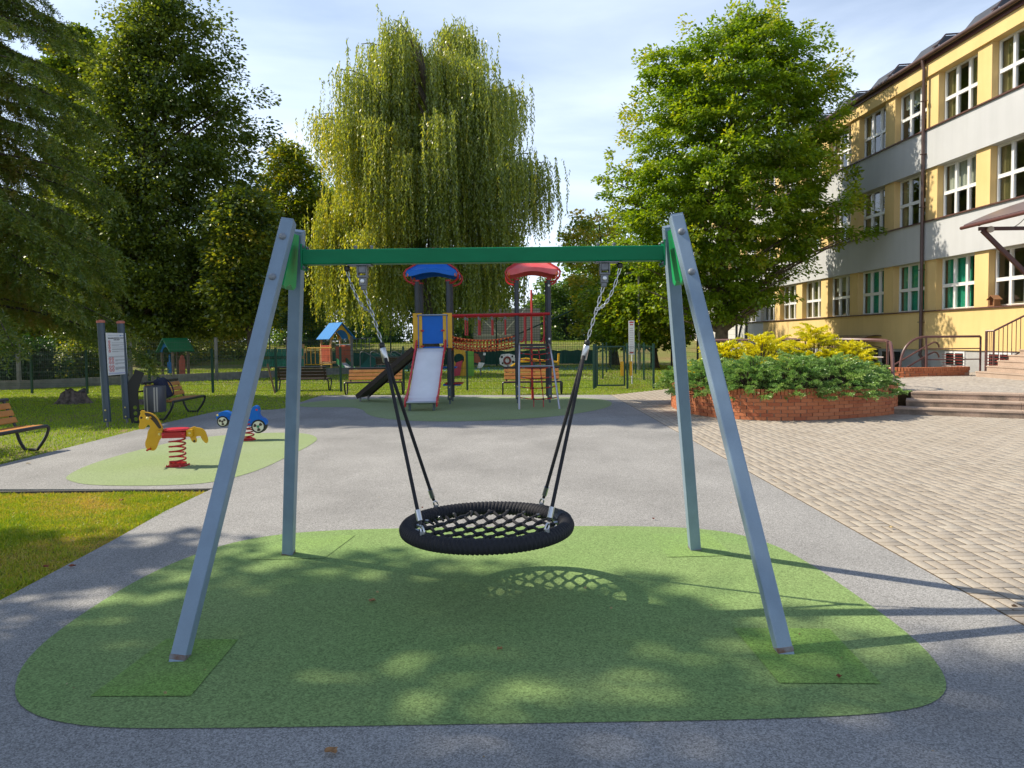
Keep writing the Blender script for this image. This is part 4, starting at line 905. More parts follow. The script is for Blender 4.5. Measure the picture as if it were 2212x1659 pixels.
# ---- litter bin
t = thing('litter_bin', 'grey striped litter bin on a black cut-out stand with three round holes', 'litter bin', (-8.3, 15.6, 0))
z2 = .00163; bo = Vector((-8.33, 15.62, -.02)); bux = Vector((.985, .17, 0)); buz = Vector((0, 0, 1))
def B2(p): return [((x-600)*z2, (1512-y)*z2) for x, y in p]
outl = B2([(625,775),(735,830),(700,905),(650,1065),(645,1180),(656,1300),(662,1510),(555,1505),(520,1330),(500,1250),(488,1150),(488,1060),(510,985),(535,935),(575,880),(605,830)])
holes = [((603-600)*z2, (1512-1293)*z2), ((606-600)*z2, (1512-1372)*z2), ((610-600)*z2, (1512-1450)*z2)]
def holed_plate(name, poly, holes, r, o, ux, uy, th, m, par):
    bm = bmesh.new(); es = []
    def loop(pts): vs = [bm.verts.new((x, y, 0)) for x, y in pts]; return [bm.edges.new((vs[i], vs[(i+1) % len(vs)])) for i in range(len(vs))]
    es += loop(poly)
    for hx, hy in holes: es += loop([(hx+r*math.cos(a), hy+r*math.sin(a)) for a in [2*math.pi*i/18 for i in range(18)]])
    bmesh.ops.triangle_fill(bm, edges=es, use_beauty=True)
    mb = MB(); bm.verts.index_update(); nn = Vector(ux).cross(Vector(uy)).normalized()
    F = [tuple(v.index for v in f.verts) for f in bm.faces]; Vv = [Vector(o)+Vector(ux)*v.co.x+Vector(uy)*v.co.y for v in bm.verts]; bm.free()
    mb.add(Vv, F); ob = mb.build(name, m, par); s = ob.modifiers.new('thick', 'SOLIDIFY'); s.thickness = th; s.offset = 0; return ob
holed_plate('stand', outl, holes, 28*z2, bo, bux, buz, .03, M_blackp, t)
bc = bo+bux*((828-600)*z2); M_bin = mat('bin_grey', (.055, .06, .075), .4); M_bin2 = mat('bin_steel_strip', (.30, .30, .29), .3, .6)
MB().lathe([(.205, .22), (.215, .24), (.225, .78), (.215, .80), (.205, .80), (.20, .30)], (bc.x, bc.y+.12, 0), 26).build('bucket', M_bin, t, smooth=True)
for a in (200, 250, 292, 305): 
    a = R(a); MB().bar((bc.x+.221*math.cos(a), bc.y+.12+.221*math.sin(a), .235), (bc.x+.227*math.cos(a), bc.y+.12+.227*math.sin(a), .775), .03, .008, (math.cos(a), math.sin(a), 0)).build('strip', M_bin2, t)
for z in (.28, .70): MB().bar(bo+bux*(.08)+buz*z, Vector((bc.x-.2, bc.y+.1, z)), .03, .03).build('bracket', M_blackp, t)
# ---- rules board
M_board = mat('white_board', (.66, .68, .70), .35); M_ink = mat('grey_ink', (.22, .23, .25), .8); M_ink2 = mat('dark_ink', (.035, .035, .04), .8); M_rink = mat('red_ink', (.55, .05, .05), .7); M_bink = mat('blue_ink', (.05, .16, .40), .7)
M_spost = mat('slate_post', (.045, .072, .105), .4, var=.12, vscale=3)
t = thing('rules_board', 'white playground rules board between two slate posts with red caps', 'notice board', (-8.55, 15.2, 0))
for x, y in ((-8.58, 14.98), (-8.50, 15.60)):
    lx = .045
    m1 = MB(); A = Vector((x, y, .10)); Bt = Vector((x-lx-.02, y, 2.2)); dd = (Bt-A).normalized(); s1 = Vector((.70, .71, 0)); s1 = (s1-dd*s1.dot(dd)).normalized(); s2 = dd.cross(s1)
    c = [(math.cos(R(22.5+45*i))*.075, math.sin(R(22.5+45*i))*.075) for i in range(8)]; m1.prism(c, (A+Bt)/2, s1, s2, (Bt-A).length); p = m1.build('post', M_spost, t)
    MB().lathe([(.085, -.01), (.085, .035), (.05, .05), (.01, .055)], Bt, 10, dd).build('post_cap', mat('brick_red_cap', (.40, .12, .08), .5), p)
    MB().lathe([(.024, -.2), (.024, .12)], A, 8, dd).build('steel_foot', M_steel, p)
    MB().box(A+dd*.15+Vector((.02, -.078, 0)), (.07, .012, .30)).build('shoe_plate', M_spost, p)
    for z in (.05, .25): MB().dome(A+dd*z+Vector((.02, -.085, 0)), (0, -1, 0), .018, .014, 8).build('bolt_cap', M_ycap, p)
bl = Vector((-8.49, 14.96, 0)); bd_ = Vector((.05, 1, 0)).normalized(); bnn = Vector((1, -.05, 0)).normalized(); bw, bz0, bz1 = .70, 1.08, 1.98
up_ = Vector((-.022, 0, 1)).normalized()
def bp(u, v, o=0): return bl+bd_*(u*bw)+up_*(bz0+(bz1-bz0)*v)+bnn*o
m1 = MB(); m1.box(bp(.5, .5), (bw, .014, bz1-bz0), (bd_, bnn, up_)); pn = m1.build('panel', M_board, t, bevel=.002)
def strip(mb, u0, u1, v, h): mb.add([bp(u0, v, .0095), bp(u1, v, .0095), bp(u1, v+h, .0095), bp(u0, v+h, .0095)], [(0, 1, 2, 3)])
m1 = MB(); random.seed(3)
for v, e in ((.70, .95), (.655, .9), (.64, .6), (.60, .8), (.555, .95), (.54, .9), (.50, .9), (.485, .55)): strip(m1, .24, e, v+.06, .007)
for v, e in ((.44, .95), (.42, .93), (.36, .9), (.34, .85), (.325, .5), (.28, .9), (.265, .85), (.25, .5), (.18, .95), (.165, .92), (.15, .95), (.135, .93), (.12, .5)): strip(m1, .05 if v > .4 else .36, e, v, .007)
strip(m1, .08, .60, .93, .005); m1.build('small_print', M_ink, pn)
m1 = MB(); strip(m1, .66, .74, .925, .022); strip(m1, .76, .92, .932, .010); m1.build('logo', M_bink, pn)
m1 = MB(); strip(m1, .02, .98, .025, .028); m1.build('bottom_band', mat('pale_band', (.42, .44, .60), .5), pn)
m1 = MB()
def ico(u, v, r=.033):
    c = bp(u, v, .010); m1.tube([c+bd_*(r*math.cos(a))+up_*(r*math.sin(a)) for a in [2*math.pi*i/14 for i in range(14)]], .0042, 4, closed=True); m1.tube([c+bd_*(-r*.7)+up_*(r*.7), c+bd_*(r*.7)-up_*(r*.7)], .004, 4)
for v in (.79, .72, .65, .57): ico(.12, v, .028)
for v in (.385, .30, .20, .12): ico(.11, v); ico(.25, v)
m1.build('red_pictograms', M_rink, pn)
for txt, v, sz in (('REGULAMIN KORZYSTANIA Z URZĄDZEŃ', .865, .0315), ('PLACU ZABAW', .825, .0315)):
    cu = bpy.data.curves.new('lettering', 'FONT'); cu.body = txt; cu.size = sz; cu.align_x = 'CENTER'; cu.extrude = .0006; cu.offset = .0008; o = link('lettering', cu); bpy.context.view_layer.update(); me_ = bpy.data.meshes.new_from_object(o.evaluated_get(bpy.context.evaluated_depsgraph_get())); bpy.data.objects.remove(o); o = link('lettering', me_, pn); me_.materials.clear(); me_.materials.append(M_ink2)
    mm = Matrix((bd_, up_, bnn)).transposed().to_4x4(); mm.translation = WM[t.name].inverted() @ bp(.5, v, .0095); o.matrix_local = mm
# ---- stump
t = thing('tree_stump', 'old grey weathered tree stump on the lawn', 'stump', (-13.1, 21.2, 0))
b = MB(); n = 40; vs = []
for j, (r, z) in enumerate([(.52, -.05), (.42, .06), (.35, .18), (.32, .30), (.31, .37)]):
    for i in range(n):
        a = 2*math.pi*i/n; f = 1+.13*(1-z*1.5)*math.sin(5*a+1)+.07*math.sin(11*a+2)+.04*math.sin(23*a); vs.append((-13.1+r*f*math.cos(a)*1.0, 21.2+r*f*math.sin(a)*.9, z+(.06*math.sin(3*a)+.03*math.sin(9*a) if j == 4 else 0)))
b.add(vs, [(j*n+i, j*n+(i+1) % n, (j+1)*n+(i+1) % n, (j+1)*n+i) for j in range(4) for i in range(n)]+[tuple(4*n+i for i in range(n))]); b.build('wood', mat('grey_dead_wood', (.17, .135, .12), .95, rgb2=(.05, .04, .035), vscale=9, bump=.8, bscale=25), t, smooth=True)
t = thing('flat_stump', 'low flat stump hidden behind the rules board', 'stump', (-10.9, 20.6, 0)); MB().lathe([(.34, -.02), (.30, .09), (.28, .11)], (-10.9, 20.6, 0), 18).build('wood', mat('grey_dead_wood', (.17, .135, .12)), t)
# ---- young tree stake
t = thing('timber_stake', 'thin leaning timber stake beside the dark bench', 'stake', (-8.1, 24.2, 0)); MB().tube([(-8.1, 24.2, 0), (-8.35, 24.25, 1.0)], .03, 7).build('stake_pole', mat('stake_wood', (.22, .14, .08), .9, var=.3, vscale=9), t)
# ================================================================== FENCES
M_fence = mat('fence_green', (.006, .055, .035), .45); M_gal = mat('old_grey_wire', (.16, .17, .16), .6)
def meshpanel(mb, A, Bp, z0, z1, sx=.05, hz=(), r=.0034):
    A, Bp = Vector(A), Vector(Bp); L = (Bp-A).length; d = (Bp-A)/L; nn = Vector((-d.y, d.x, 0)); n = int(L/sx)
    for i in range(n+1):
        p = A+d*(i*L/n); w = d*r; mb.add([p-w+Vector((0, 0, z0)), p+w+Vector((0, 0, z0)), p+w+Vector((0, 0, z1)), p-w+Vector((0, 0, z1))], [(0, 1, 2, 3)])
    for z in hz: mb.add([A+Vector((0, 0, z-r*1.2))+nn*.004, Bp+Vector((0, 0, z-r*1.2))+nn*.004, Bp+Vector((0, 0, z+r*1.2))+nn*.004, A+Vector((0, 0, z+r*1.2))+nn*.004], [(0, 1, 2, 3)])
def fencerun(name, label, pts, h, m=M_fence, sx=.05, hz=(.05, .3, .35, .75, .8, 1.2, 1.25, 1.42), pr=.032, group=None, ph=.06):
    t = thing(name, label, 'fence', (*pts[0], 0), 0, group)
    for i, p in enumerate(pts):
        b = MB(); b.box((p[0], p[1], (h+ph)/2), (pr*2, pr*2, h+ph)); b.build('post', m, t)
        if i: 
            b = MB(); meshpanel(b, (*pts[i-1], 0), (*p, 0), .05, h, sx, hz); b.build('mesh_panel', m, t)
    return t
W1 = [(-24.6, 26.6), (-22.2, 26.3), (-19.7, 26.0), (-17.34, 25.6), (-14.96, 24.95), (-12.7, 24.85), (-10.45, 24.75), (-8.2, 24.65), (-5.93, 24.56), (-3.75, 24.53), (-1.55, 24.5), (.65, 24.47), (2.82, 24.44)]
fencerun('mesh_fence', 'long dark green mesh fence crossing the lawn behind the benches', W1, 1.48)
fencerun('mesh_fence', 'short dark green mesh fence to the right of the gate', [(3.95, 24.3), (4.85, 24.3), (5.43, 29.2), (6.0, 34.5), (6.3, 40)], 1.48)
fencerun('mesh_fence', 'dark green mesh fence running away behind the gate', [(2.95, 25.0), (3.9, 30.5), (4.8, 36), (5.7, 41), (6.15, 44.8)], 1.48)
t = thing('mesh_gate', 'dark green mesh gate with a yellow padded edge', 'gate', (3.4, 24.4, 0))
b = MB()
for p, q in (((2.93, 24.42, .12), (3.86, 24.36, .12)), ((2.93, 24.42, 1.45), (3.86, 24.36, 1.45)), ((2.93, 24.42, .1), (2.93, 24.42, 1.47)), ((3.86, 24.36, .1), (3.86, 24.36, 1.47))): b.bar(p, q, .05, .05)
b.build('gate_frame', M_fence, t); b = MB(); meshpanel(b, (2.96, 24.42, 0), (3.83, 24.36, 0), .14, 1.44, .05, (.4, .75, 1.1, 1.3)); b.build('mesh_panel', M_fence, t)
MB().box((3.77, 24.31, .69), (.11, .06, .50)).build('yellow_pad', M_yp, t, bevel=.015)
t = thing('post_pad', 'yellow protective pad on the post right of the mesh gate', 'pad', (4.07, 24.3, .45)); MB().box((4.07, 24.3, .69), (.09, .07, .5)).build('foam', M_yp, t, bevel=.015)
# older wire fence with concrete posts and kerb, further left
M_conc = mat('old_concrete', (.24, .235, .22), .95, var=.35, vscale=4)
t = thing('wire_fence', 'old grey wire fence with concrete posts and a low concrete kerb at left', 'fence', (-20, 29, 0))
OW = [(-24, 26.9), (-19.6, 28.2), (-16.6, 30.9), (-13.9, 33.4), (-11.3, 35.8), (-8.6, 38.2)]
for i, p in enumerate(OW):
    b = MB(); b.box((p[0], p[1], 1.0), (.12, .12, 2.0)); b.build('post', M_conc, t)
    if i:
        q = OW[i-1]; b = MB(); b.bar((*q, .16), (*p, .16), .09, .36); b.build('kerb', M_conc, t); b = MB(); meshpanel(b, (*q, 0), (*p, 0), .34, 1.9, .07, [.5+.16*j for j in range(9)], .0022); b.build('wire_mesh', M_gal, t)
# ---- signs and poles by the gate
t = thing('narrow_sign', 'narrow white sign on a thin white pole beside the gate', 'sign', (4.55, 26.9, 0))
MB().tube([(4.55, 26.9, 0), (4.55, 26.9, 2.3)], .028, 8).build('pole', mat('pale_pole', (.62, .64, .66), .4), t)
p = MB().box((4.53, 26.86, 1.75), (.22, .02, 1.28)).build('panel', WHITE, t)
b = MB(); b.box((4.53, 26.847, 2.33), (.16, .004, .05)); b.box((4.53, 26.847, 2.24), (.12, .004, .04)); b.box((4.53, 26.847, 1.19), (.15, .004, .05)); b.build('red_marks', M_rink, p)
b = MB(); 
for i in range(10): b.box((4.53, 26.848, 2.1-.085*i), (.15 if i % 3 else .11, .004, .022))
b.build('print_lines', mat('pale_ink', (.5, .42, .45), .8), p)
t = thing('lamp_post', 'tall thin grey lamp pole among the trees right of the gate', 'lamp post', (6.9, 38.5, 0))
MB().lathe([(.10, 0), (.10, .9), (.07, 1.0), (.05, 5.2)], (6.9, 38.5, 0), 12).build('pole', M_gal, t); MB().box((6.6, 38.4, 5.22), (.7, .25, .09)).build('lamp_head', M_steel, t)
t = thing('thin_mast', 'thin pale mast far behind the red-roofed tower', 'pole', (1.1, 60, 0)); MB().tube([(1.1, 60, 1.4), (1.1, 60, 7.6)], .06, 6).build('mast', M_gal, t)
# ---- sports court fence with net, wind screen
t = thing('court_fence', 'tall green sports court fence with hanging net and dark windscreen', 'fence', (0, 46, 0))
cp = [(-16, 47), (-12, 47), (-8, 47), (-4.5, 47), (-1.0, 47), (2.5, 47), (5.4, 45.5)]
for i, p in enumerate(cp):
    MB().tube([(*p, -.05), (*p, 4.3)], .05, 8).build('post', M_fence, t)
    if i:
        q = cp[i-1]; b = MB(); meshpanel(b, (*q, 0), (*p, 0), .9, 4.1, .16, [.9+.16*j for j in range(21)], .008); b.build('net', M_fence, t)
        b = MB(); d = Vector((p[0]-q[0], p[1]-q[1], 0)); N_ = 26; vs = []
        for k_ in range(N_+1):
            w = Vector((q[0], q[1], 0))+d*(k_/N_)+Vector((0, .05+.05*math.sin(k_*1.7), 0)); vs += [w+Vector((0, 0, .1)), w+Vector((0, 0, .98+.03*math.sin(k_*.9)))]
        b.add(vs, [(2*k_, 2*k_+2, 2*k_+3, 2*k_+1) for k_ in range(N_)]); b.build('windscreen', mat('windscreen_green', (.006, .085, .06), .7, var=.2, vscale=2), t)
MB().tube([(5.4, 45.5, 4.2), (-3.5, 45.8, .4)], .045, 7).build('brace', M_fence, t)
b = MB(); b.add([(-14, 41.6, -.02), (6, 40.0, -.02), (5.8, 44.6, -.02), (-14, 46.2, -.02)], [(0, 1, 2, 3)]); structure('blue_court', b, mat('blue_court_rubber', (.10, .27, .42), .9, var=.12, vscale=1.2))
# tall mesh fence posts along the building end
t = thing('tall_mesh_fence', 'tall dark mesh fence in front of the white end of the school', 'fence', (11.5, 36, 0))
tp = [(10.9, 33.0), (11.2, 35.4), (11.0, 37.6), (10.6, 40.5), (9.9, 44.0)]
for i, p in enumerate(tp):
    MB().tube([(*p, -.05), (*p, 4.2)], .06, 7).build('post', M_post, t)
    if i: b = MB(); meshpanel(b, (*tp[i-1], 0), (*p, 0), .1, 4.1, .2, [.1+.25*j for j in range(17)], .004); b.build('wire_mesh', M_gal, t)
MB().tube([(10.2, 33.0, 0), (10.9, 33.0, 3.4)], .045, 7).build('brace', M_post, t)
# ================================================================== FAR PLAY EQUIPMENT
M_tim = mat('grey_timber', (.23, .17, .12), .9, var=.3, vscale=9); M_lt = mat('light_timber', (.60, .36, .16), .7, var=.15, vscale=6); M_groof = mat('green_roof_board', (.02, .20, .075), .5, var=.2, vscale=4)
M_bl2 = mat('sky_blue_board', (.012, .19, .55), .6, spec=.2, var=.1, vscale=3); M_brk = mat('brick_red_panel', (.42, .075, .03), .5, var=.15)
def gablehouse(t, c, wx, wy, hp, hr, mroof, mpost, march, rot):
    cx, cy = c; ex = Vector((math.cos(rot), math.sin(rot), 0)); ey = Vector((-math.sin(rot), math.cos(rot), 0)); o = Vector((cx, cy, 0))
    for i in (-1, 1):
        for j in (-1, 1):
            b = MB(); q = o+ex*(i*wx/2)+ey*(j*wy/2); b.box(q+Vector((0, 0, hp/2)), (.10, .10, hp), (ex, ey, Vector((0, 0, 1)))); b.build('post', mpost, t, bevel=.01)
    ov = .22 if wx > 1 else .15
    for i in (-1, 1):
        a = o+Vector((0, 0, hr)); bq = o+ex*(i*(wx/2+ov))+Vector((0, 0, hp-.12)); d = (bq-a); L = d.length; d.normalize(); nn = d.cross(ey).normalized()
        b = MB(); b.box((a+bq)/2+nn*(.02), (L, wy+.5, .035), (d, ey, nn)); b.build('roof_panel', mroof, t)
    for j in (-1, 1):                       # arched gable boards
        n = 10; up = [(-wx/2-.12, hp-.08), (0, hr-.04), (wx/2+.12, hp-.08)]; arch = [(wx/2-.06, hp-.14)]+[((wx/2-.14)*math.cos(math.pi*i/n), hp-.14+(hr-hp-.27)*math.sin(math.pi*i/n)) for i in range(n+1)]+[(-wx/2+.06, hp-.14)]
        b = MB(); b.prism(up+arch, o+ey*(j*(wy/2+.06)), ex, (0, 0, 1), .03); b.build('gable_board', march, t)
    return o, ex, ey
t = thing('green_roof_playhouse', 'small wooden playhouse with green roof and blue arched gable at left', 'playhouse', (-16.5, 34.6, 0))
o, ex, ey = gablehouse(t, (-16.45, 34.7), .92, .78, 1.45, 1.98, M_groof, M_tim, M_bl2, R(-34))
MB().prism([(-.2, 0), (.2, 0), (.22, .7), (.12, .95), (0, 1.0), (-.12, .95), (-.22, .7)], o+ex*.58+Vector((0, 0, .18)), ey*.7+ex*.0, (0, 0, 1), .03).build('red_panel', mat('coral_panel', (.55, .12, .08), .5), t)
MB().box(o-ex*.35+Vector((0, -.2, .55)), (.35, .03, .55), (ex, ey, Vector((0, 0, 1)))).build('blue_panel', M_bl2, t); MB().box(o-ex*.3+Vector((0, -.2, 1.0)), (.12, .03, .4), (ex, ey, Vector((0, 0, 1)))).build('blue_panel', M_bl2, t)
MB().bar(o-ex*1.5-ey*.3+Vector((0, 0, .62)), o-ex*.4-ey*.3+Vector((0, 0, .62)), .25, .04).build('counter', M_tim, t)
t = thing('blue_roof_playhouse', 'orange and yellow playhouse with blue roof, bridge and small slide', 'playhouse', (-10.3, 42, 0))
o, ex, ey = gablehouse(t, (-10.35, 41.8), 1.2, 1.35, 2.0, 2.82, M_bl2, M_lt, M_yp, R(38))
for s in (-1, 1): MB().box(o+ex*(s*.63)+Vector((0, 0, 1.05)), (.03, 1.5, .95), (ex, ey, Vector((0, 0, 1)))).build('red_panel', M_brk, t)
MB().box(o-ey*.86+ex*.08+Vector((0, 0, 1.0)), (.95, .03, .9), (ex, ey, Vector((0, 0, 1)))).build('red_panel', M_brk, t); MB().box(o+Vector((0, 0, .5)), (1.2, 1.6, .06), (ex, ey, Vector((0, 0, 1)))).build('deck', M_lt, t)
MB().bar(o-ey*.92+ex*-.4+Vector((0, 0, 1.55)), o-ey*.92+ex*.5+Vector((0, 0, 1.55)), .04, .05).build('white_rail', WHITE, t)
b = MB(); b.prism([(0, .5), (.2, .5), (1.1, .12), (1.4, .1), (1.4, .0), (1.1, .02), (.1, .4)], o-ey*.9-ex*.1, -ey, (0, 0, 1), .5); b.build('slide_chute', M_chute, t)
for s in (-1, 1): b = MB(); b.prism([(0, .78), (.15, .78), (1.2, .25), (1.2, .1), (.1, .5), (0, .45)], o-ey*.9+ex*(-.1+s*.3), -ey, (0, 0, 1), .03); b.build('slide_side', M_groof, t)
b = MB(); q0, q1 = Vector((-12.1, 41.2, 0)), Vector((-14.6, 40.8, 0))
for q in (q0, q1): MB().box(q+Vector((0, 0, .8)), (.12, .12, 1.6)).build('post', M_lt, t)
MB().tube([o-ex*.6-ey*.8+Vector((0, 0, 1.38)), q0+Vector((0, 0, 1.38))], .035, 6).build('yellow_rail', M_yp, t); MB().tube([o-ex*.6-ey*.8+Vector((0, 0, .42)), q0+Vector((0, 0, .42))], .035, 6).build('yellow_rail', M_yp, t)
for i in range(4): MB().tube([q0+Vector((.25*i+.2, 0, .42)), q0+Vector((.25*i+.2, 0, 1.38))], .018, 5).build('yellow_bar', M_yp, t)
b = MB()
for r_ in range(2):
    for i in range(22): x = q0.x-.12*i; b.box((x, 41.1-.02*i, .55+.6*r_), (.105, .03, .42))
b.build('green_slat_wall', mat('jade_panel', (.03, .30, .20), .5, var=.25, vscale=6), t)
t = thing('silver_rail_course', 'bent silver tube railings over a green ramp right of the blue-roofed house', 'play course', (-7.3, 43, 0))
for i in range(6):
    x = -9.1+.62*i; MB().tube([(x, 42.6, 0), (x, 42.6, .95)]+bez((x, 42.6, .95), (x, 42.6, 1.15), (x+.25, 42.6, 1.1), 4)+[(x+1.1, 42.6, .62), (x+1.1, 42.6, 0)], .025, 6).build('rail', M_steel, t, smooth=True)
b = MB(); b.prism([(0, 0), (3.2, 0), (3.2, .2), (2.2, .95), (.9, .95)], (-9.4, 43.4, 0), (1, 0, 0), (0, 0, 1), .8); b.build('ramp', mat('bottle_green_board', (.01, .12, .09), .6, var=.2), t)
b = MB(); b.bar((-11.8, 44.2, 1.75), (-8.6, 44.2, 1.95), .04, .04)
for i in range(12): b.bar((-11.8+.27*i, 44.2, 1.2), (-11.8+.27*i, 44.2, 1.78+.015*i), .03, .03)
b.build('balustrade', M_steel, t)
# play panels and seesaw behind the bridge
t = thing('green_play_panel', 'green and yellow panel playhouse front with a round porthole and red flap', 'play panel', (-2.3, 34, 0))
holed_plate('yellow_panel', [(-.62, 0), (.02, 0), (.02, 1.05), (-.12, 1.28), (-.34, 1.36), (-.62, 1.26)], [(-.33, .82)], .25, (-2.2, 34, .02), (1, 0, 0), (0, 0, 1), .05, M_yp, t)
MB().box((-2.01, 34, .64), (.37, .1, 1.26)).build('green_panel', mat('lime_panel', (.16, .42, .04), .5, var=.15, vscale=4), t, bevel=.01)
MB().prism([(0, 0), (.38, .06), (.52, .78), (.2, .66)], (-2.86, 33.8, .0), (1, 0, 0), (0, 0, 1), .06).build('red_flap', mat('raspberry_panel', (.50, .03, .07), .5), t)
t = thing('red_black_rider', 'spring rider cut from red, black and white boards beyond the fence', 'spring rider', (-1.6, 34, 0))
MB().prism([(-.24, .66), (.0, .6), (.16, .78), (.04, 1.02), (-.2, 1.12)], (-1.6, 34.2, 0), (1, 0, 0), (0, 0, 1), .05).build('red_board', M_brk, t)
MB().prism([(-.05, 1.1), (.1, .74), (.27, .66), (.3, .9), (.16, 1.12)], (-1.58, 34.14, 0), (1, 0, 0), (0, 0, 1), .05).build('black_board', M_blackp, t)
MB().prism([(-.16, .36), (.06, .40), (.2, .62), (-.1, .66)], (-1.5, 34.1, 0), (1, 0, 0), (0, 0, 1), .05).build('white_board', WHITE, t)
MB().prism([(.0, .0), (.12, .02), (.14, .13), (.02, .14)], (-1.38, 34.08, .98), (1, 0, 0), (0, 0, 1), .05).build('white_board', WHITE, t); MB().tube([(-1.5, 34.15, 0), (-1.52, 34.15, .5)], .03, 6).build('stem', M_steel, t)
t = thing('spotted_rider', 'white spring rider board with black spots and a red ring beyond the fence', 'spring rider', (-.2, 34, 0))
MB().prism([(-.38, .56), (-.12, .42), (.2, .46), (.36, .7), (.34, .98), (.05, 1.06), (-.3, 1.02), (-.4, .84)], (-.2, 34.1, 0), (1, 0, 0), (0, 0, 1), .05).build('white_board', WHITE, t)
b = MB()
for x, z, r in ((-.28, .9, .06), (-.25, .6, .05), (.22, .92, .05), (.26, .66, .06)): b.lathe([(r, 0), (r, .01)], (-.2+x, 34.07, z), 10, (0, -1, 0))
b.build('black_spots', M_blackp, t)
b = MB(); b.tube([(-.22+.15*math.cos(a), 34.02, .73+.16*math.sin(a)) for a in [2*math.pi*i/16 for i in range(16)]], .05, 7, closed=True); b.build('red_ring', mat('maroon_foam', (.24, .04, .03), .6), t, smooth=True); MB().tube([(-.2, 34.1, 0), (-.2, 34.1, .5)], .05, 6).build('stem', M_steel, t)
t = thing('yellow_seesaw', 'yellow tube seesaw behind the right tower', 'seesaw', (.9, 31, 0))
MB().tube([(-.05, 31, .55), (.3, 31, .76), (1.3, 31, .80), (2.0, 31, .72)], .05, 7).build('beam', M_yp, t, smooth=True); MB().tube([(.2, 30.9, .82), (.6, 30.9, .90), (1.1, 30.9, .84)], .04, 7).build('beam', M_yp, t, smooth=True)
MB().tube([(2.02, 31, .6), (2.05, 31, 1.1)], .045, 7).build('handle', M_yp, t); MB().box((.9, 31, .36), (.2, .3, .75)).build('pivot', M_post, t); MB().tube([(.05, 31, .0), (.05, 31, .6)], .035, 6).build('buffer', M_post, t)
t = thing('white_panel_wall', 'pale board wall with a crossed white frame behind the net bridge', 'wall', (-.6, 58, 1.5)); MB().box((-.4, 59.5, 2.6), (5.6, .12, 3.4)).build('boards', mat('pale_board', (.36, .37, .38), .8, var=.25, vscale=.8), t)
b = MB(); b.bar((-3.2, 58, 4.2), (-.9, 58, 2.0), .09, .09); b.bar((1.2, 58, 4.3), (-.9, 58, 2.0), .09, .09); b.bar((-2.9, 58, 2.1), (0, 58, 2.1), .09, .09); b.build('crossed_frame', WHITE, t)
# ================================================================== VEGETATION
M_bark = mat('tree_bark', (.085, .065, .048), .95, rgb2=(.045, .035, .028), vscale=7, bump=.7, bscale=18)
M_bark2 = mat('pale_bark', (.15, .12, .085), .95, rgb2=(.08, .06, .045), vscale=6, bump=.6, bscale=18)
def prof(L, Y):
    out = []
    for y, xl, xr in L: a = AT(xl, y, Y); b2 = AT(xr, y, Y); out.append(((a.z+b2.z)/2, a.x, b2.x))
    return sorted(out)
def limbs(t, base, top, ends, r0, m, name='trunk', nb=0, wob=.15, low=.22):
    """one trunk with limbs bending out to the clump centres"""
    b = MB(); base = Vector(base); top = Vector(top); n = 12; pts = []
    for i in range(n+1):
        f = i/n; w = Vector((math.sin(f*5+base.x)*wob*f, math.cos(f*4+base.y)*wob*f, 0)); pts.append(base+(top-base)*f+w)
    rs = [r0*(1.35 if i == 0 else 1.08 if i == 1 else 1)*(1-.93*(i/n))+.015 for i in range(n+1)]
    b.tube(pts, rs, 10)
    for e in ends:
        e = Vector(e); hz = (Vector((e.x, e.y, 0))-Vector((base.x, base.y, 0))).length
        zz = max(base.z+(top.z-base.z)*low, min(e.z-hz*.55, top.z*.96)); f = (zz-base.z)/(top.z-base.z); f = max(low, min(.97, f)); i = min(n-1, int(f*n)); s = pts[i]+(pts[i+1]-pts[i])*(f*n-i)
        mid = s+(e-s)*.5+Vector((0, 0, .10*hz)); q = bez(s, mid, e, 7); rr = max(.02, r0*.32*(1-f*.7)); b.tube(q, [rr*(1-.88*k/7)+.006 for k in range(8)], 6)
    return b.build(name, m, t, smooth=True)
def sample(P, Y, n, df=.8, shell=.45, zpow=1.0):
    z = np.array([p[0] for p in P]); xl = np.array([p[1] for p in P]); xr = np.array([p[2] for p in P])
    zs = rng.uniform(z[0], z[-1], n*6); w = np.interp(zs, z, xr-xl); keep = rng.uniform(0, w.max(), len(zs)) < w; zs = zs[keep][:n]; n = len(zs)
    a = np.interp(zs, z, xl); b2 = np.interp(zs, z, xr); c = (a+b2)/2; hw = (b2-a)/2
    r = rng.uniform(0, 1, n)**shell; th = rng.uniform(0, 2*math.pi, n)
    return np.stack([c+hw*r*np.cos(th), Y+hw*df*r*np.sin(th), zs], 1), np.stack([np.cos(th)*r, np.sin(th)*r*df, np.zeros(n)], 1)
def crown(t, C, O, rad, nl, L, W, m, flat=.5, name='crown', up=.8, droop=.3, tintc=.18, tintl=.16, tbase=.5, off=None):
    n = len(C); rad = np.broadcast_to(np.asarray(rad, float), (n,)); cnt = np.full(n, nl)
    idx = np.repeat(np.arange(n), cnt); N = len(idx)
    g = rng.normal(size=(N, 3)); g = unit(g)*(rng.uniform(0, 1, (N, 1))**.45)
    g[:, 2] *= flat; P = C[idx]+g*rad[idx][:, None]
    P[:, 2] -= droop*.5*(g[:, 0]**2+g[:, 1]**2)*rad[idx]
    out = O[idx]+g*.8
    D = unit(out+rdir(N)*.8+np.array([0, 0, -droop])); Nn = unit(rdir(N)*.75+np.array([0, 0, up])+O[idx]*.3)
    tn = tbase+rng.normal(0, tintc, n)[idx]+rng.normal(0, tintl, N)
    l = L*rng.uniform(.6, 1.25, N)
    return leafmesh(name, P, D, Nn, l, l*W, tn, m, t, WM[t.name].translation if off is None else off, fold=.12)
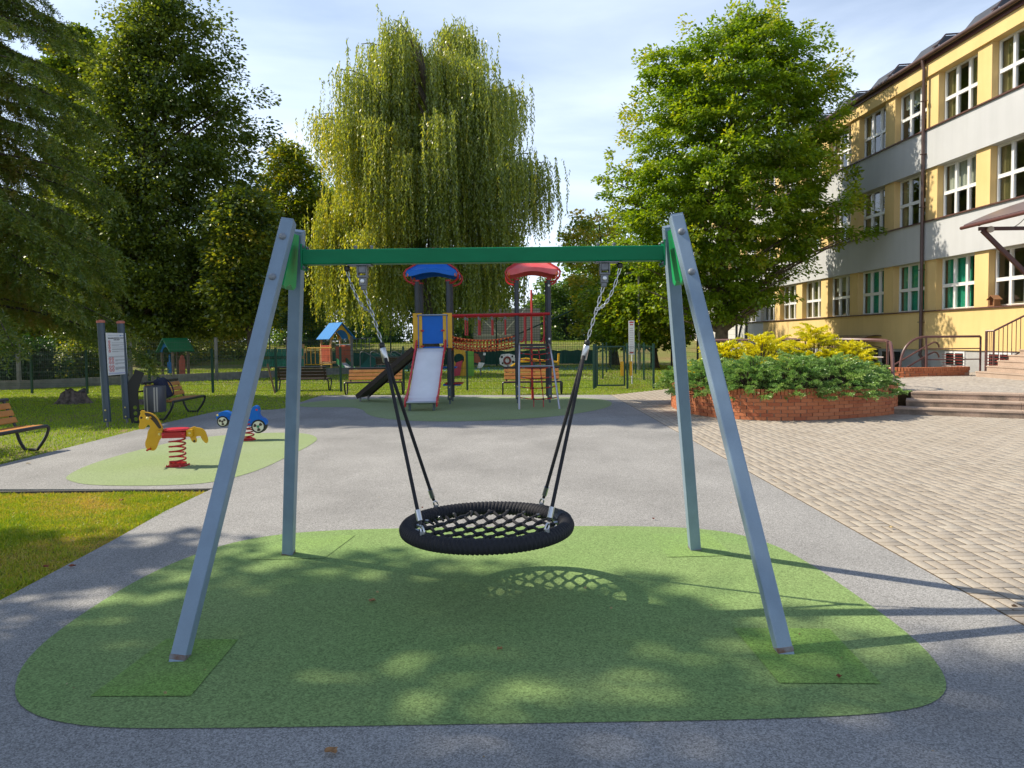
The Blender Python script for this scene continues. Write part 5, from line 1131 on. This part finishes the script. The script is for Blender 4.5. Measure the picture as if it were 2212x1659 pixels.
def tree(name, label, P, Y, base, n, rad, nl, L, W, m, bark, r0, df=.8, shell=.45, flat=.5, nlimb=22, group=None, droop=.3, tbase=.5, top=None, up=.8, tintc=.18, low=.2):
    t = thing(name, label, 'tree', base, 0, group)
    C, O = sample(P, Y, n, df, shell)
    tp = top or (((P[-1][1]+P[-1][2])/2)*.7+base[0]*.3, Y, P[-1][0]-.4)
    e = C[rng.permutation(len(C))[:nlimb]]
    limbs(t, base, tp, e, r0, bark, low=low)
    crown(t, C, O, rad*rng.uniform(.65, 1.25, len(C)), nl, L, W, m, flat, droop=droop, tbase=tbase, up=up, tintc=tintc)
    return t
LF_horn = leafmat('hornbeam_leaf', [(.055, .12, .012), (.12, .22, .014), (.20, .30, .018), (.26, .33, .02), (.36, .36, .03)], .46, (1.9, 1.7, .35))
LF_lind = leafmat('linden_leaf', [(.045, .085, .022), (.085, .14, .028), (.15, .205, .03), (.24, .28, .035), (.48, .40, .05)], .42, (2.0, 1.7, .45))
LF_map = leafmat('maple_leaf', [(.04, .085, .012), (.08, .15, .014), (.15, .21, .016), (.30, .28, .02)], .45, (1.9, 1.6, .35))
LF_will = leafmat('willow_leaf', [(.12, .17, .045), (.20, .27, .055), (.31, .37, .06), (.46, .45, .06), (.56, .47, .07)], .5, (1.7, 1.5, .45))
LF_lar = leafmat('larch_needle', [(.06, .115, .024), (.115, .18, .03), (.17, .23, .034), (.25, .255, .04), (.32, .23, .05)], .38, (1.6, 1.5, .5))
LF_mid = leafmat('mixed_leaf', [(.09, .16, .03), (.17, .26, .035), (.28, .34, .04), (.42, .40, .05), (.55, .42, .07)], .42, (1.8, 1.6, .4))
LF_far = leafmat('far_leaf', [(.05, .11, .03), (.09, .18, .035), (.16, .25, .045)], .45, (1.6, 1.5, .5))
LF_hedge = leafmat('hedge_leaf', [(.015, .045, .012), (.03, .08, .016), (.06, .12, .02)], .3)
# ---- hornbeam in front of the school
Yh = 31.6
HP = prof([(18, 1596, 1622), (60, 1560, 1700), (100, 1430, 1745), (140, 1385, 1790), (180, 1395, 1815), (230, 1365, 1818), (300, 1352, 1812), (350, 1325, 1815), (400, 1302, 1822), (450, 1312, 1835), (500, 1318, 1822), (550, 1345, 1775), (600, 1390, 1710), (650, 1455, 1660), (690, 1500, 1610)], Yh)
t = thing('hornbeam_tree', 'large bright green hornbeam standing in front of the school', 'tree', (9.28, Yh, -.03))
C, O = sample([(z_, 9.3+(a_-9.3)*.9, 9.3+(b_-9.3)*.88) for z_, a_, b_ in HP], Yh, 980, .78, .42)
C2, O2 = sample(HP, Yh, 170, .8, .01); C2 = C2+O2*np.array([[.3, .3, 0]])*rng.uniform(-.8, 1.0, (len(C2), 1)); C2[:, 2] += rng.uniform(-.1, .6, len(C2))
# top spikes and low side branches seen on site
ex = [AT(x, y, Yh+dy) for x, y, dy in ((1600, 22, 0), (1607, 40, .3), (1660, 40, .5), (1690, 62, 0), (1730, 85, .5), (1780, 98, 0), (1470, 100, 0), (1440, 110, .4), (1395, 160, 0), (1815, 160, 0), (1300, 385, 0), (1310, 420, .6), (1850, 440, -1.5), (1880, 497, -2.0), (1850, 505, -2), (1820, 500, -2), (1700, 640, -2.5), (1670, 645, -2.2), (1640, 650, -2), (1740, 580, -2), (1330, 520, 0), (1345, 560, 0), (1375, 620, .5), (1420, 660, 0), (1450, 690, .5))]
ex = np.array([tuple(v) for v in ex]); eo = np.stack([(ex[:, 0]-9.28)/6, (ex[:, 1]-Yh)/6, ex[:, 2]*0], 1)
C = np.concatenate([C, ex]); O = np.concatenate([O, eo])
limbs(t, (9.28, Yh, -.1), (9.9, Yh+.2, 15.2), np.concatenate([C[rng.permutation(980)[:46]], ex]), .30, M_bark2, low=.13)
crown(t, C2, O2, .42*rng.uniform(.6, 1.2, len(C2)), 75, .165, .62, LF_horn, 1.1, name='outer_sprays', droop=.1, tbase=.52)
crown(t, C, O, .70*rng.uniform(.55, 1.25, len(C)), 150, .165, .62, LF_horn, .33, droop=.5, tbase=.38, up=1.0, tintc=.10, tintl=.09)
# ---- dark linden
Yl = 38
LP = prof([(-20, 300, 385), (20, 285, 420), (60, 268, 440), (110, 212, 450), (160, 205, 478), (210, 185, 505), (260, 165, 525), (320, 150, 555), (390, 130, 566), (450, 120, 560), (520, 112, 555), (590, 108, 560), (650, 112, 552), (700, 130, 545), (725, 160, 520)], Yl)
lb = G(277, 811)
t = thing('linden_tree', 'huge dark linden filling the left background', 'tree', (lb.x, Yl, -.03))
C, O = sample(LP, Yl, 820, .58, .5)
ex = np.array([tuple(AT(x, y, Yl+d)) for x, y, d in ((490, 100, 0), (500, 130, 0), (505, 165, .3), (560, 210, 0), (570, 280, 0), (572, 300, .2), (300, -20, 0), (340, -25, 0), (460, 30, 0), (470, 60, 0), (250, 25, 0), (150, 80, 0), (140, 100, 0))]); eo = np.stack([(ex[:, 0]-lb.x)/9, ex[:, 1]*0, ex[:, 2]*0], 1)
C = np.concatenate([C, ex]); O = np.concatenate([O, eo])
limbs(t, (lb.x, Yl, -.1), (AT(350, 10, Yl).x, Yl, AT(350, 10, Yl).z), C[rng.permutation(820)[:60]], .55, M_bark, low=.12)
crown(t, C, O, 1.0*rng.uniform(.6, 1.25, len(C)), 165, .20, .7, LF_lind, .6, droop=.3, tbase=.36, tintc=.11, tintl=.09)
# second dark trunk beside it
Yn = 35; nb = AT(548, 805, Yn)
tree('linden_tree', 'smaller rounded dark linden just left of the left swing legs', prof([(420, 490, 560), (480, 470, 580), (560, 460, 590), (640, 460, 590), (700, 480, 580)], Yn), Yn, (nb.x, Yn, -.03), 130, 1.0, 170, .21, .7, LF_lind, M_bark, .30, nlimb=14, tbase=.42)
# ---- maple behind the larch
Ym = 52; mb_ = AT(170, 800, Ym)
tree('maple_tree', 'bright green maple top showing between the larch and the linden', prof([(60, 140, 175), (95, 115, 215), (150, 105, 235), (230, 100, 240), (330, 100, 230), (430, 90, 220), (520, 90, 220), (600, 80, 225)], Ym), Ym, (mb_.x, Ym, -.03), 240, 1.0, 150, .26, .8, LF_map, M_bark, .32, nlimb=16, tbase=.45)
# ---- trees between the lindens and the willow
for (nm, lab, L_, Y_, bx, mm, n_, tb) in (
    ('yellowing_tree', 'yellowing green tree left of the willow', [(305, 600, 625), (335, 575, 655), (380, 565, 690), (430, 560, 715), (500, 560, 720), (570, 560, 715), (640, 565, 700), (700, 575, 690)], 52, 630, LF_map, 230, .58),
    ('small_conifer', 'small dark tree tip showing beside the left edge of the willow', [(405, 690, 697), (440, 672, 715), (490, 660, 730), (560, 650, 740), (650, 650, 740)], 60, 695, LF_hedge, 90, .5),
    ('thin_tree', 'thin autumn coloured tree right of the willow with sparse top', [(462, 1240, 1330), (490, 1215, 1350), (530, 1200, 1370), (580, 1225, 1400), (640, 1240, 1425), (690, 1245, 1435), (735, 1260, 1420)], 46, 1330, LF_mid, 130, .55),
    ('leafy_tree', 'dense green tree between the red-roofed tower and the hornbeam', [(560, 1330, 1440), (600, 1290, 1480), (650, 1270, 1500), (700, 1285, 1500), (745, 1310, 1480)], 41, 1415, LF_horn, 150, .40),
    ('leafy_tree', 'green tree behind the red-roofed tower', [(600, 1130, 1290), (630, 1180, 1310), (670, 1150, 1300), (710, 1140, 1290), (745, 1150, 1280)], 62, 1225, LF_far, 140, .6)):
    bb = AT(bx, 800, Y_)
    tree(nm, lab, prof(L_, Y_), Y_, (bb.x, Y_, gz(0, Y_)-.05), n_, 1.05 if nm != 'thin_tree' else .75, 150 if nm != 'thin_tree' else 75, .24, .7, mm, M_bark, .22, nlimb=20, tbase=tb, low=.15)
# ---- willow
Yw = 46; wc = AT(935, 780, Yw)
t = thing('weeping_willow', 'tall weeping willow with hanging yellow-green strands in the centre', 'tree', (wc.x, Yw, -.03))
tips = []     # (x, y of the top of an arching bough, lowest y of its curtain, weight)
prof_w = [(850, 42, 300, 5), (842, 60, 330, 6), (870, 75, 300, 5), (890, 90, 330, 6), (820, 105, 300, 6), (780, 95, 260, 4), (735, 150, 330, 6), (755, 165, 420, 8), (805, 140, 430, 9), (985, 55, 280, 5), (970, 70, 300, 6), (1000, 65, 300, 6), (1030, 85, 320, 6), (950, 110, 360, 8), (1045, 130, 330, 7), (915, 130, 420, 9), (1010, 130, 420, 9), (860, 150, 460, 10), (1075, 190, 330, 6), (1108, 185, 330, 8), (1125, 205, 330, 6), (1095, 260, 470, 9), (1060, 230, 470, 9), (700, 245, 370, 7), (680, 255, 360, 5), (722, 265, 460, 9), (745, 290, 480, 9), (1150, 330, 480, 8), (1180, 350, 495, 8), (1187, 385, 520, 5), (1120, 350, 520, 9), (1085, 360, 560, 9), (800, 260, 540, 10), (850, 280, 560, 10), (900, 260, 560, 10), (950, 250, 560, 10), (1000, 270, 560, 10), (1040, 330, 600, 10), (780, 350, 590, 10), (840, 400, 640, 10), (900, 400, 660, 10), (960, 400, 680, 10), (1020, 420, 680, 10), (1080, 460, 690, 9), (1120, 480, 660, 6), (740, 420, 690, 11), (700, 440, 700, 10), (680, 470, 700, 8), (720, 500, 710, 10), (780, 500, 720, 11), (840, 520, 720, 11), (900, 540, 730, 11), (960, 540, 720, 10), (1020, 560, 715, 9), (1070, 560, 690, 8), (810, 450, 600, 8), (930, 330, 520, 8), (870, 330, 520, 8)]
Pw, Dw, Nw, Lw, Tw = [], [], [], [], []
tb_ = MB(); trunk_top = Vector((wc.x+.3, Yw, 17))
tb_.tube([(wc.x, Yw, -.1), (wc.x-.1, Yw, 2), (wc.x+.2, Yw+.1, 5), (wc.x+.1, Yw, 9), (wc.x+.5, Yw, 13), (wc.x+.2, Yw, 18)], [.62, .5, .42, .33, .22, .06], 10)
for (x, y, yl, wgt) in prof_w:
    dist = abs(x-935)/250
    dy = rng.uniform(-1, 1)*(4.6*math.sqrt(max(.05, 1-min(1, dist)**2)))*(1 if y > 120 else .45)
    tip = AT(x, y, Yw+dy); zl = AT(x, yl, Yw+dy).z; sgn = 1 if x > 935 else -1
    s = Vector((wc.x+.2, Yw, max(3.0, min(16.5, tip.z-2.5-abs(tip.x-wc.x)*.5))))
    arc_ = bez(s, Vector((s.x+(tip.x-s.x)*.55, s.y+(tip.y-s.y)*.55, tip.z+.35)), tip, 7); tb_.tube(arc_, [.10*(1-.9*i/7)+.012 for i in range(8)], 6)
    for q in range(int(wgt*15)):
        f = rng.uniform(.45, 1.0)**.6; i = min(6, int(f*7)); a = arc_[i]+(arc_[i+1]-arc_[i])*(f*7-i)
        st_ = a+Vector((rng.normal(0, .42), rng.normal(0, .7), rng.normal(-.15, .25)))
        if f > .9: st_ += Vector((sgn*abs(rng.normal(0, .22)), 0, 0))
        Ls = max(.8, (st_.z-zl)*rng.uniform(.35, 1.02)*(1 if f > .6 else .8)); nlv = int(Ls/.085); zz = np.linspace(0, 1, nlv)
        ox = sgn*.28*np.sqrt(zz)*rng.uniform(-.2, 1)+.06*np.sin(zz*Ls*1.6+rng.uniform(0, 6)); oy = .2*np.sqrt(zz)*rng.uniform(-1, 1)+.05*np.sin(zz*Ls*1.9)
        pos = np.stack([st_.x+ox, st_.y+oy, st_.z+.12*np.sin(np.minimum(zz*Ls*3, 3.14))-zz*Ls], 1)+rng.normal(0, .022, (nlv, 3))
        Pw.append(pos); d_ = rng.normal(0, .42, (nlv, 3)); d_[:, 2] = -1; Dw.append(d_); Tw.append(np.full(nlv, .34+rng.normal(0, .14))+rng.normal(0, .10, nlv)+(.16 if (1 < 2 and x < 900 and 250 < y < 540) else 0))
Pw = np.concatenate(Pw); Dw = np.concatenate(Dw); Tw = np.concatenate(Tw); Nn = rdir(len(Pw)); Nn[:, 2] *= .3
tb_.build('trunk', M_bark2, t, smooth=True)
leafmesh('crown', Pw, Dw, Nn, 0.21*rng.uniform(.7, 1.3, len(Pw)), .075*rng.uniform(.8, 1.3, len(Pw)), Tw, LF_will, t, WM[t.name].translation)
NWILL = len(Pw)
# ---- larch at the left edge
Ya = 19.7; ab = AT(-75, 860, Ya)
t = thing('larch_tree', 'tall larch with drooping feathery branches at the left edge', 'tree', (ab.x, Ya, -.03))
tb_ = MB(); top = Vector((ab.x+.05, Ya, 19.5)); tb_.tube([(ab.x, Ya, -.1), (ab.x, Ya, 1), (ab.x+.03, Ya, 9), tuple(top)], [.36, .27, .16, .02], 10)
Pl, Dl, Tl, Ll = [], [], [], []
for w in range(230):
    z = 2.9+(w/230)**.95*16.2; f = (z-2.9)/16.2
    ln = (4.3*(1-f)**.58+.3)*rng.uniform(.78, 1.1); az = w*2.399+rng.normal(0, .3)
    dirh = Vector((math.cos(az), math.sin(az), 0)); s = Vector((ab.x, Ya, z)); dr = (.16+.30*(1-f))*ln
    e = s+dirh*ln+Vector((0, 0, -dr+.12*ln)); c = s+dirh*(ln*.5)+Vector((0, 0, .10*ln-dr*.2)); arc_ = bez(s, c, e, 9); tb_.tube(arc_, [.045*(1-f*.6)*(1-.9*i/9)+.005 for i in range(10)], 5)
    nt = int(ln*34)
    for q in range(nt):
        g_ = rng.uniform(.12, 1); i = min(8, int(g_*9)); a = arc_[i]+(arc_[i+1]-arc_[i])*(g_*9-i)
        side = dirh.cross(Vector((0, 0, 1)))*(1 if q % 2 else -1); tl = rng.uniform(.28, .72)*(.6+.5*(1-f)); hang = rng.uniform(.3, 1.0)
        tw = (side*rng.uniform(.1, .75)+dirh*rng.uniform(.15, .6)+Vector((0, 0, -hang+.25*f))).normalized(); m_ = int(tl*62)
        uu = rng.uniform(0, 1, m_)[:, None]; base_ = np.array(a)+np.array(tw)*uu*tl+np.array([0, 0, -.10])*(uu**2)
        dd = np.array(tw)*.55+rdir(m_)*.9+np.array([0, 0, .05]); Pl.append(base_); Dl.append(dd); Tl.append(np.full(m_, .40+rng.normal(0, .15)+(.25 if (g_ < .45 and f < .5) else 0))+rng.normal(0, .1, m_)); Ll.append(np.full(m_, .11))
Pl = np.concatenate(Pl); Dl = np.concatenate(Dl); Tl = np.concatenate(Tl); Ll = np.concatenate(Ll)
tb_.build('trunk', M_bark, t, smooth=True); leafmesh('crown', Pl, Dl, rdir(len(Pl)), Ll*rng.uniform(.7, 1.3, len(Pl)), .027, Tl, LF_lar, t, WM[t.name].translation)
NLAR = len(Pl)
# ---- shade trees standing outside the left edge of the picture: they throw the dappled shade seen on the ground
def shade_tree(label, x, y, z0, z1, r, n, nl, L=.13, rad=.62, lean=0):
    global rng
    keep_rng = rng; rng = np.random.default_rng(21)
    t = thing('shade_tree', label, 'tree', (x, y, -.03))
    P = [(z0, x-r*.55, x+r*.55), (z0+(z1-z0)*.25, x-r, x+r), (z0+(z1-z0)*.6, x-r*.92, x+r*.92), (z1, x-r*.3, x+r*.3)]
    C, O = sample(P, y, n, 1.0, .5)
    keep = np.ones(len(C), bool)             # clumps cut out so sun patches land on chosen ground spots
    for gx_, gy_, rx_, ry_ in ((-.25, 3.35, 1.0, .75), (-2.1, 4.45, .75, .62), (1.7, 3.75, .8, .62)): keep &= ((C[:, 0]+C[:, 2]-gx_)/rx_)**2+((C[:, 1]-C[:, 2]*.202-gy_)/ry_)**2 > 1
    C, O = C[keep], O[keep]; limbs(t, (x, y, -.1), (x, y, z1-.6), C[rng.permutation(len(C))[:18]], .2, M_bark)
    crown(t, C, O, rad*rng.uniform(.7, 1.2, len(C)), nl, L*1.25, .7, LF_map, .5); rng = keep_rng; return t
shade_tree('leafy tree standing left of the swing outside the picture', -13.6, 5.4, 4, 26, 2.5, 250, 150, .2, 1.0)
shade_tree('bushy tree standing left of the camera outside the picture', -12.5, 1.5, 4, 24, 2.8, 170, 140, .2, 1.05)
shade_tree('tall tree standing left of the larch outside the picture', -18.7, 19.9, 3, 22.5, 2.4, 260, 120, .24, .95)
shade_tree('very tall tree standing far left outside the picture', -19.6, 22.9, 4, 23, 2.4, 260, 120, .24, .95)
shade_tree('smaller tree standing left of the near bench outside the picture', -13.6, 11.4, 2.6, 5.6, 1.5, 26, 90)
# ---- understorey and hedge on the left, far wood
for (nm, lab, x0, x1, y0, y1, Y_, mm, n_, tb) in (('hedge', 'dark green hedge behind the left end of the mesh fence', -40, 122, 742, 838, 29.5, LF_hedge, 150, .35),
    ('climbing_shrub', 'sunlit climbing shrub on the old wire fence', 118, 205, 745, 822, 31.5, LF_map, 60, .5),
    ('understorey_shrub', 'backlit leafy bush under the larch branches', -60, 95, 600, 745, 42, LF_map, 110, .5),
    ('understorey_shrub', 'backlit bush low between the larch and the rules board', 95, 240, 610, 740, 46, LF_map, 100, .5),
    ('understorey_shrub', 'sparse backlit bush under the big linden', 290, 420, 640, 790, 50, LF_map, 90, .5),
    ('understorey_shrub', 'leafy bush between the green-roofed playhouse and the swing', 420, 560, 650, 790, 52, LF_mid, 100, .45),
    ('understorey_shrub', 'light green bush behind the blue-roofed playhouse', 590, 720, 640, 770, 56, LF_far, 110, .7)):
    P = prof([(y1, x0, x1), ((y0+y1)/2, x0-6, x1+6), (y0, x0+10, x1-10)], Y_); c = AT((x0+x1)/2, y1, Y_)
    t = thing(nm, lab, 'hedge' if nm == 'hedge' else 'shrub', (c.x, Y_, gz(0, Y_)))
    C, O = sample(P, Y_, n_, .3 if nm != 'hedge' else .35, .7); st = MB()
    for q in range(14): p = C[q]; st.tube(bez((c.x+(p[0]-c.x)*.6, p[1], gz(0, Y_)-.05), (p[0], p[1], p[2]*.5), tuple(p), 4), .025, 5)
    st.build('stems', M_bark, t); crown(t, C, O, .62 if Y_ < 35 else .9, 130, .13 if Y_ < 35 else .2, .7, mm, .8, tbase=tb)
def farwood():
    C = []
    for x in np.arange(-75, 62, 1.7):
        hgt = 7.5+2.5*math.sin(x*.21)+1.6*math.sin(x*.57+1)+(4 if x < -12 else 0)+(2.5 if x > 12 else 0)
        hgt += 2.5
        if 1 < x < 5: hgt = 4.6
        for q in range(15): C.append((x+rng.normal(0, .9), 74+rng.normal(0, 2.4), 1.2+rng.uniform(0, 1)**1.25*hgt))
    C = np.array(C); O = np.stack([rng.normal(0, .4, len(C)), np.full(len(C), -.6), rng.normal(0, .3, len(C))], 1)
    idx = np.repeat(np.arange(len(C)), 125); N = len(idx); g = unit(rng.normal(size=(N, 3)))*(rng.uniform(0, 1, (N, 1))**.5)*1.5
    P = C[idx]+g; tn = .45+rng.normal(0, .22, len(C))[idx]+rng.normal(0, .15, N)
    o = leafmesh('far_wood', P, unit(rdir(N)+O[idx]), rdir(N)+np.array([0, -.3, .5]), .44*rng.uniform(.6, 1.2, N), .32*rng.uniform(.6, 1.2, N), tn, LF_far, None, kind='stuff'); return N
NFAR = farwood()
# ---- junipers in the planter
LF_jg = leafmat('green_juniper', [(.085, .19, .055), (.16, .30, .09), (.26, .40, .115), (.37, .48, .15)], .25, (1.3, 1.4, .7))
LF_jy = leafmat('yellow_juniper', [(.32, .38, .012), (.56, .56, .014), (.74, .69, .02), (.82, .74, .05)], .30, (1.3, 1.2, .4))
def juniper(label, x, y, z, r, h, m, grp, n=90, lean=(0, 0)):
    t = thing('juniper', label, 'shrub', (x, y, z), 0, grp); P, D, T, N = [], [], [], []; st = MB()
    for i in range(n):
        az = i*2.399+rng.normal(0, .2); q = math.sqrt((i+.5)/n); rr = r*q*rng.uniform(.8, 1.12); hh = h*(1.02-1.08*q**2.2)*rng.uniform(.8, 1.1)
        e = Vector((x+rr*math.cos(az)+lean[0]*h, y+rr*math.sin(az)+lean[1]*h, z+hh)); s = Vector((x, y, z-.05)); c = (s+e)/2+Vector((math.cos(az)*rr*.1, math.sin(az)*rr*.1, hh*.35)); a_ = bez(s, c, e, 8)
        st.tube(a_, [.012*(1-.8*k_/8)+.002 for k_ in range(9)], 4)
        outd = Vector((math.cos(az), math.sin(az), .38*(1.2-q))).normalized(); sl = rng.uniform(.26, .42)*(.8+.3*r)
        ns = 11; tb = .52+rng.normal(0, .14)
        for k_ in range(ns):                         # feathery side sprays at the end of each shoot
            f = k_/(ns-1); b0 = e-outd*(sl*(.75-f)); side = Vector((-outd.y, outd.x, 0)).normalized()*(1 if k_ % 2 else -1)
            dd = (outd*1.0+side*rng.uniform(.35, .9)*(1.05-f*.8)+Vector((0, 0, rng.uniform(-.15, .40)))).normalized(); ll = sl*rng.uniform(.35, .62)*(1.1-f*.5); mm_ = 20
            u_ = rng.uniform(0, 1, mm_)[:, None]; base_ = np.array(b0)+np.array(dd)*u_*ll; base_[:, 2] -= .05*(u_[:, 0]**2)
            P.append(base_); D.append(np.array(dd)*1.0+rdir(mm_)*.65); T.append(np.full(mm_, tb)+.12*u_[:, 0]+rng.normal(0, .10, mm_))
    P = np.concatenate(P); D = np.concatenate(D); T = np.concatenate(T); st.build('stems', M_bark, t)
    leafmesh('foliage', P, D, rdir(len(P))+np.array([0, 0, .6]), .055*rng.uniform(.7, 1.4, len(P)), .017, T, m, t, (x, y, z)); return t
GG, GY = 'green junipers in the brick planter', 'yellow junipers in the brick planter'
for (x, y, r, h, lb, zz) in ((4.5, 16.0, .8, .70, 'green juniper spilling over the left end of the planter', .5), (5.15, 15.3, .92, .74, 'green juniper behind the right front swing leg', .5), (6.0, 15.15, .95, .78, 'green juniper bulging over the middle of the planter front', .5), (6.95, 15.4, 1.0, .74, 'wide green juniper right of the planter middle', .5), (7.75, 15.9, .8, .55, 'low green juniper at the right end of the planter', .5), (8.35, 16.5, .5, .5, 'small green juniper by the bent end of the planter railing', .5),
    (5.2, 17.6, .9, .72, 'green juniper half hidden behind the left yellow ones', .5), (6.9, 17.1, .95, .80, 'green juniper rising between the yellow junipers', .5), (4.35, 17.8, .6, .55, 'green juniper at the back left corner of the planter', .5)): juniper(lb, x, y, zz, r, h, LF_jg, GG, 125)
for (x, y, r, h, lb, zz) in ((4.95, 16.6, .85, 1.12, 'yellow juniper just right of the hornbeam trunk', .5), (5.75, 16.5, .9, 1.15, 'yellow juniper left of the planter middle', .5), (6.6, 17.9, 1.0, 1.2, 'yellow juniper in the back row of the planter', .5), (7.3, 17.2, .9, 1.38, 'tallest yellow juniper rising above the others', .5), (7.95, 16.75, .75, 1.0, 'yellow juniper beside the planter railing', .5), (7.45, 16.6, .6, .84, 'small yellow juniper low at the right', .5), (4.55, 17.1, .35, .6, 'small yellow juniper at the left end by the swing leg', .5)): juniper(lb, x, y, zz, r, h, LF_jy, GY, 120)
# ================================================================== GRASS AND FALLEN LEAVES
LF_gr = leafmat('grass_blade', [(.52, .38, .14), (.46, .40, .08), (.37, .41, .035), (.28, .38, .025), (.19, .31, .02)], .35, (1.5, 1.3, .4), gloss=.03)
LF_gr2 = leafmat('lawn_blade', [(.42, .40, .05), (.32, .42, .028), (.24, .37, .022), (.16, .29, .02)], .35, (1.5, 1.35, .4), gloss=.03)
def n2(x, y, s): return np.sin(x*s+1.3*np.sin(y*s*.7+.5))*np.cos(y*s*1.1+1.7*np.sin(x*s*.6))*.5+.5
def grass(name, poly, n, hgt, wid, m, z=-.035, dry=0.0, extra=None):
    px_ = np.array([p[0] for p in poly]); py_ = np.array([p[1] for p in poly]); P = np.empty((0, 2))
    X = rng.uniform(px_.min(), px_.max(), n*4); Y = rng.uniform(py_.min(), py_.max(), n*4)
    ins = np.zeros(len(X), bool)
    for i in range(len(poly)):
        x1, y1 = poly[i]; x2, y2 = poly[i-1]; c = (y1 > Y) != (y2 > Y); ins ^= c & (X < (x2-x1)*(Y-y1)/((y2-y1) if y2 != y1 else 1e-9)+x1)
    X, Y = X[ins], Y[ins]; X, Y = X[:n], Y[:n]; n = len(X)
    pn = n2(X, Y, 2.1)*.5+n2(X+3, Y-1, 5.3)*.3+n2(X, Y, 13)*.2
    T = .58+.25*(rng.uniform(0, 1, n)-.5)+(.5-pn)*.7*0-dry*(pn-.5)*1.3+rng.normal(0, .08+.14*dry, n)
    H = hgt*rng.uniform(.5, 1.3, n)*(1.15-.75*dry*pn)
    D = np.stack([rng.normal(0, .55+.35*dry, n), rng.normal(0, .55+.35*dry, n), np.ones(n)], 1); N = rdir(n); N[:, 2] *= .2
    Z = np.array([gz(x, y) for x, y in zip(X, Y)]) if name == 'far_lawn' else np.full(n, z)
    return leafmesh(name, np.stack([X, Y, Z], 1), D, N, H, wid, T, m, None, kind='stuff')
grass('grass', [(-7.4, 8.38), (-3.60, 8.36), (-3.61, 7.3), (-3.555, 6.2), (-3.51, 4.6), (-7.4, 4.6)], 130000, .052, .0075, LF_gr, dry=.95)
grass('lawn', [(-7.6, 8.7), (-7.53, 10.5), (-7.59, 13.0), (-7.68, 15.4), (-7.58, 18.0), (-6.2, 18.32), (-6.02, 18.7), (-6.15, 20.3), (-6.2, 23.0), (3.0, 21.82), (4.2, 22.98), (5.2, 23.95), (9.5, 24.65), (9.5, 30), (-30, 30), (-20, 14), (-12, 8.7)], 210000, .055, .014, LF_gr2, dry=.25)
grass('far_lawn', [(-40, 30), (10.5, 30), (9, 58), (-50, 58)], 130000, .075, .03, LF_gr2, dry=.2)
LFALL = [mat('dry_leaf_tan', (.36, .19, .08), .8, var=.3, vscale=40), mat('dry_leaf_red', (.26, .07, .03), .8, var=.3, vscale=40), mat('dry_leaf_pale', (.52, .40, .20), .8, var=.2, vscale=40)]
def fallen(lb, x, y, s, m, a, z=.010):
    b = MB(); n = 14; pts = []
    for i in range(n): th = 2*math.pi*i/n; r = s*(.62+.38*abs(math.cos(1.5*th+.4)))*(1.25 if i == 0 else 1); pts.append((x+r*math.cos(th+a)*1.0, y+r*math.sin(th+a)*.8, z+.012*abs(math.sin(th*1.5))+.004))
    b.add([(x, y, z+.002)]+pts, [(0, i+1, (i+1) % n+1) for i in range(n)])
    o = b.build('fallen_leaf', m); so_ = o.modifiers.new('thick', 'SOLIDIFY'); so_.thickness = .0012; setp(o, lb, 'leaf', 'dry leaves on the rubber ground'); return o
for lb, px_, py_, s, mi in (('largest tan dry leaf lying on the grey rubber nearest the camera', 717, 1630, .032, 0), ('tan dry leaf on the green rubber left of the swing centre', 804, 1302, .026, 0), ('small tan dry leaf on the green rubber below the swing seat', 1080, 1407, .017, 0), ('small red leaf by the edge of the right front repair patch', 1812, 1468, .016, 1),
    ('tiny white flake above the tan leaf left of the swing seat', 815, 1284, .010, 2), ('pale leaf scrap under the right side of the swing seat', 1265, 1275, .010, 2), ('pale leaf scrap in front of the swing seat', 1320, 1320, .010, 2), ('red leaf on the grey rubber right of the swing seat', 1412, 1124, .014, 1), ('pale scrap on the green rubber between the left swing legs', 357, 1506-2, .008, 2), ('pale scrap on the rider surface beside the horse spring', 499, 1000, .02, 2), ('red leaf fragment beside the left front leg shadow', 912, 1100, .010, 1), ('yellowish leaf at the edge of the grey path near the left bench', 62, 1003, .03, 2), ('yellow leaf on the block paving far right', 1925, 1143, .022, 2), ('brown leaf on the block paving below the planter', 2230-40, 1315, .02, 0)):
    g_ = G(px_, py_); fallen(lb, g_.x, g_.y, s, LFALL[mi], px_*.37)
for lb, px_, py_, s, mi in (('orange dry leaf lying in the near lawn by the path edge', 155, 1222, .03, 1), ('brown dry leaf in the near lawn at lower left', 100, 1223, .028, 1), ('brown dry leaf in the upper part of the near lawn', 262, 1080, .03, 1)):
    g_ = G(px_, py_, 0.02); fallen(lb, g_.x, g_.y, s, LFALL[mi], px_*.37, .012)
# tiny scraps blown over the rubber and the blocks
nS = 420; xs = rng.uniform(-7, 8, nS); ys = rng.uniform(2.2, 17, nS); kp = np.ones(nS, bool)
for i_ in range(nS):
    if not (inpoly(xs[i_], ys[i_], play) or (xs[i_] > 3.1 and ys[i_] < 13.5)): kp[i_] = False
xs, ys = xs[kp], ys[kp]; n_ = len(xs); d_ = rdir(n_); d_[:, 2] = .08
leafmesh('leaf_scraps', np.stack([xs, ys, np.full(n_, .011)], 1), d_, np.tile([0.02, .03, 1.0], (n_, 1))+rng.normal(0, .15, (n_, 3)), rng.uniform(.006, .026, n_), rng.uniform(.004, .012, n_), rng.uniform(0, 1, n_), leafmat('scrap_leaf', [(.10, .06, .03), (.34, .22, .09), (.50, .42, .25)], .1), None, kind='stuff')
print('COUNTS willow', NWILL, 'larch', NLAR, 'far', NFAR)
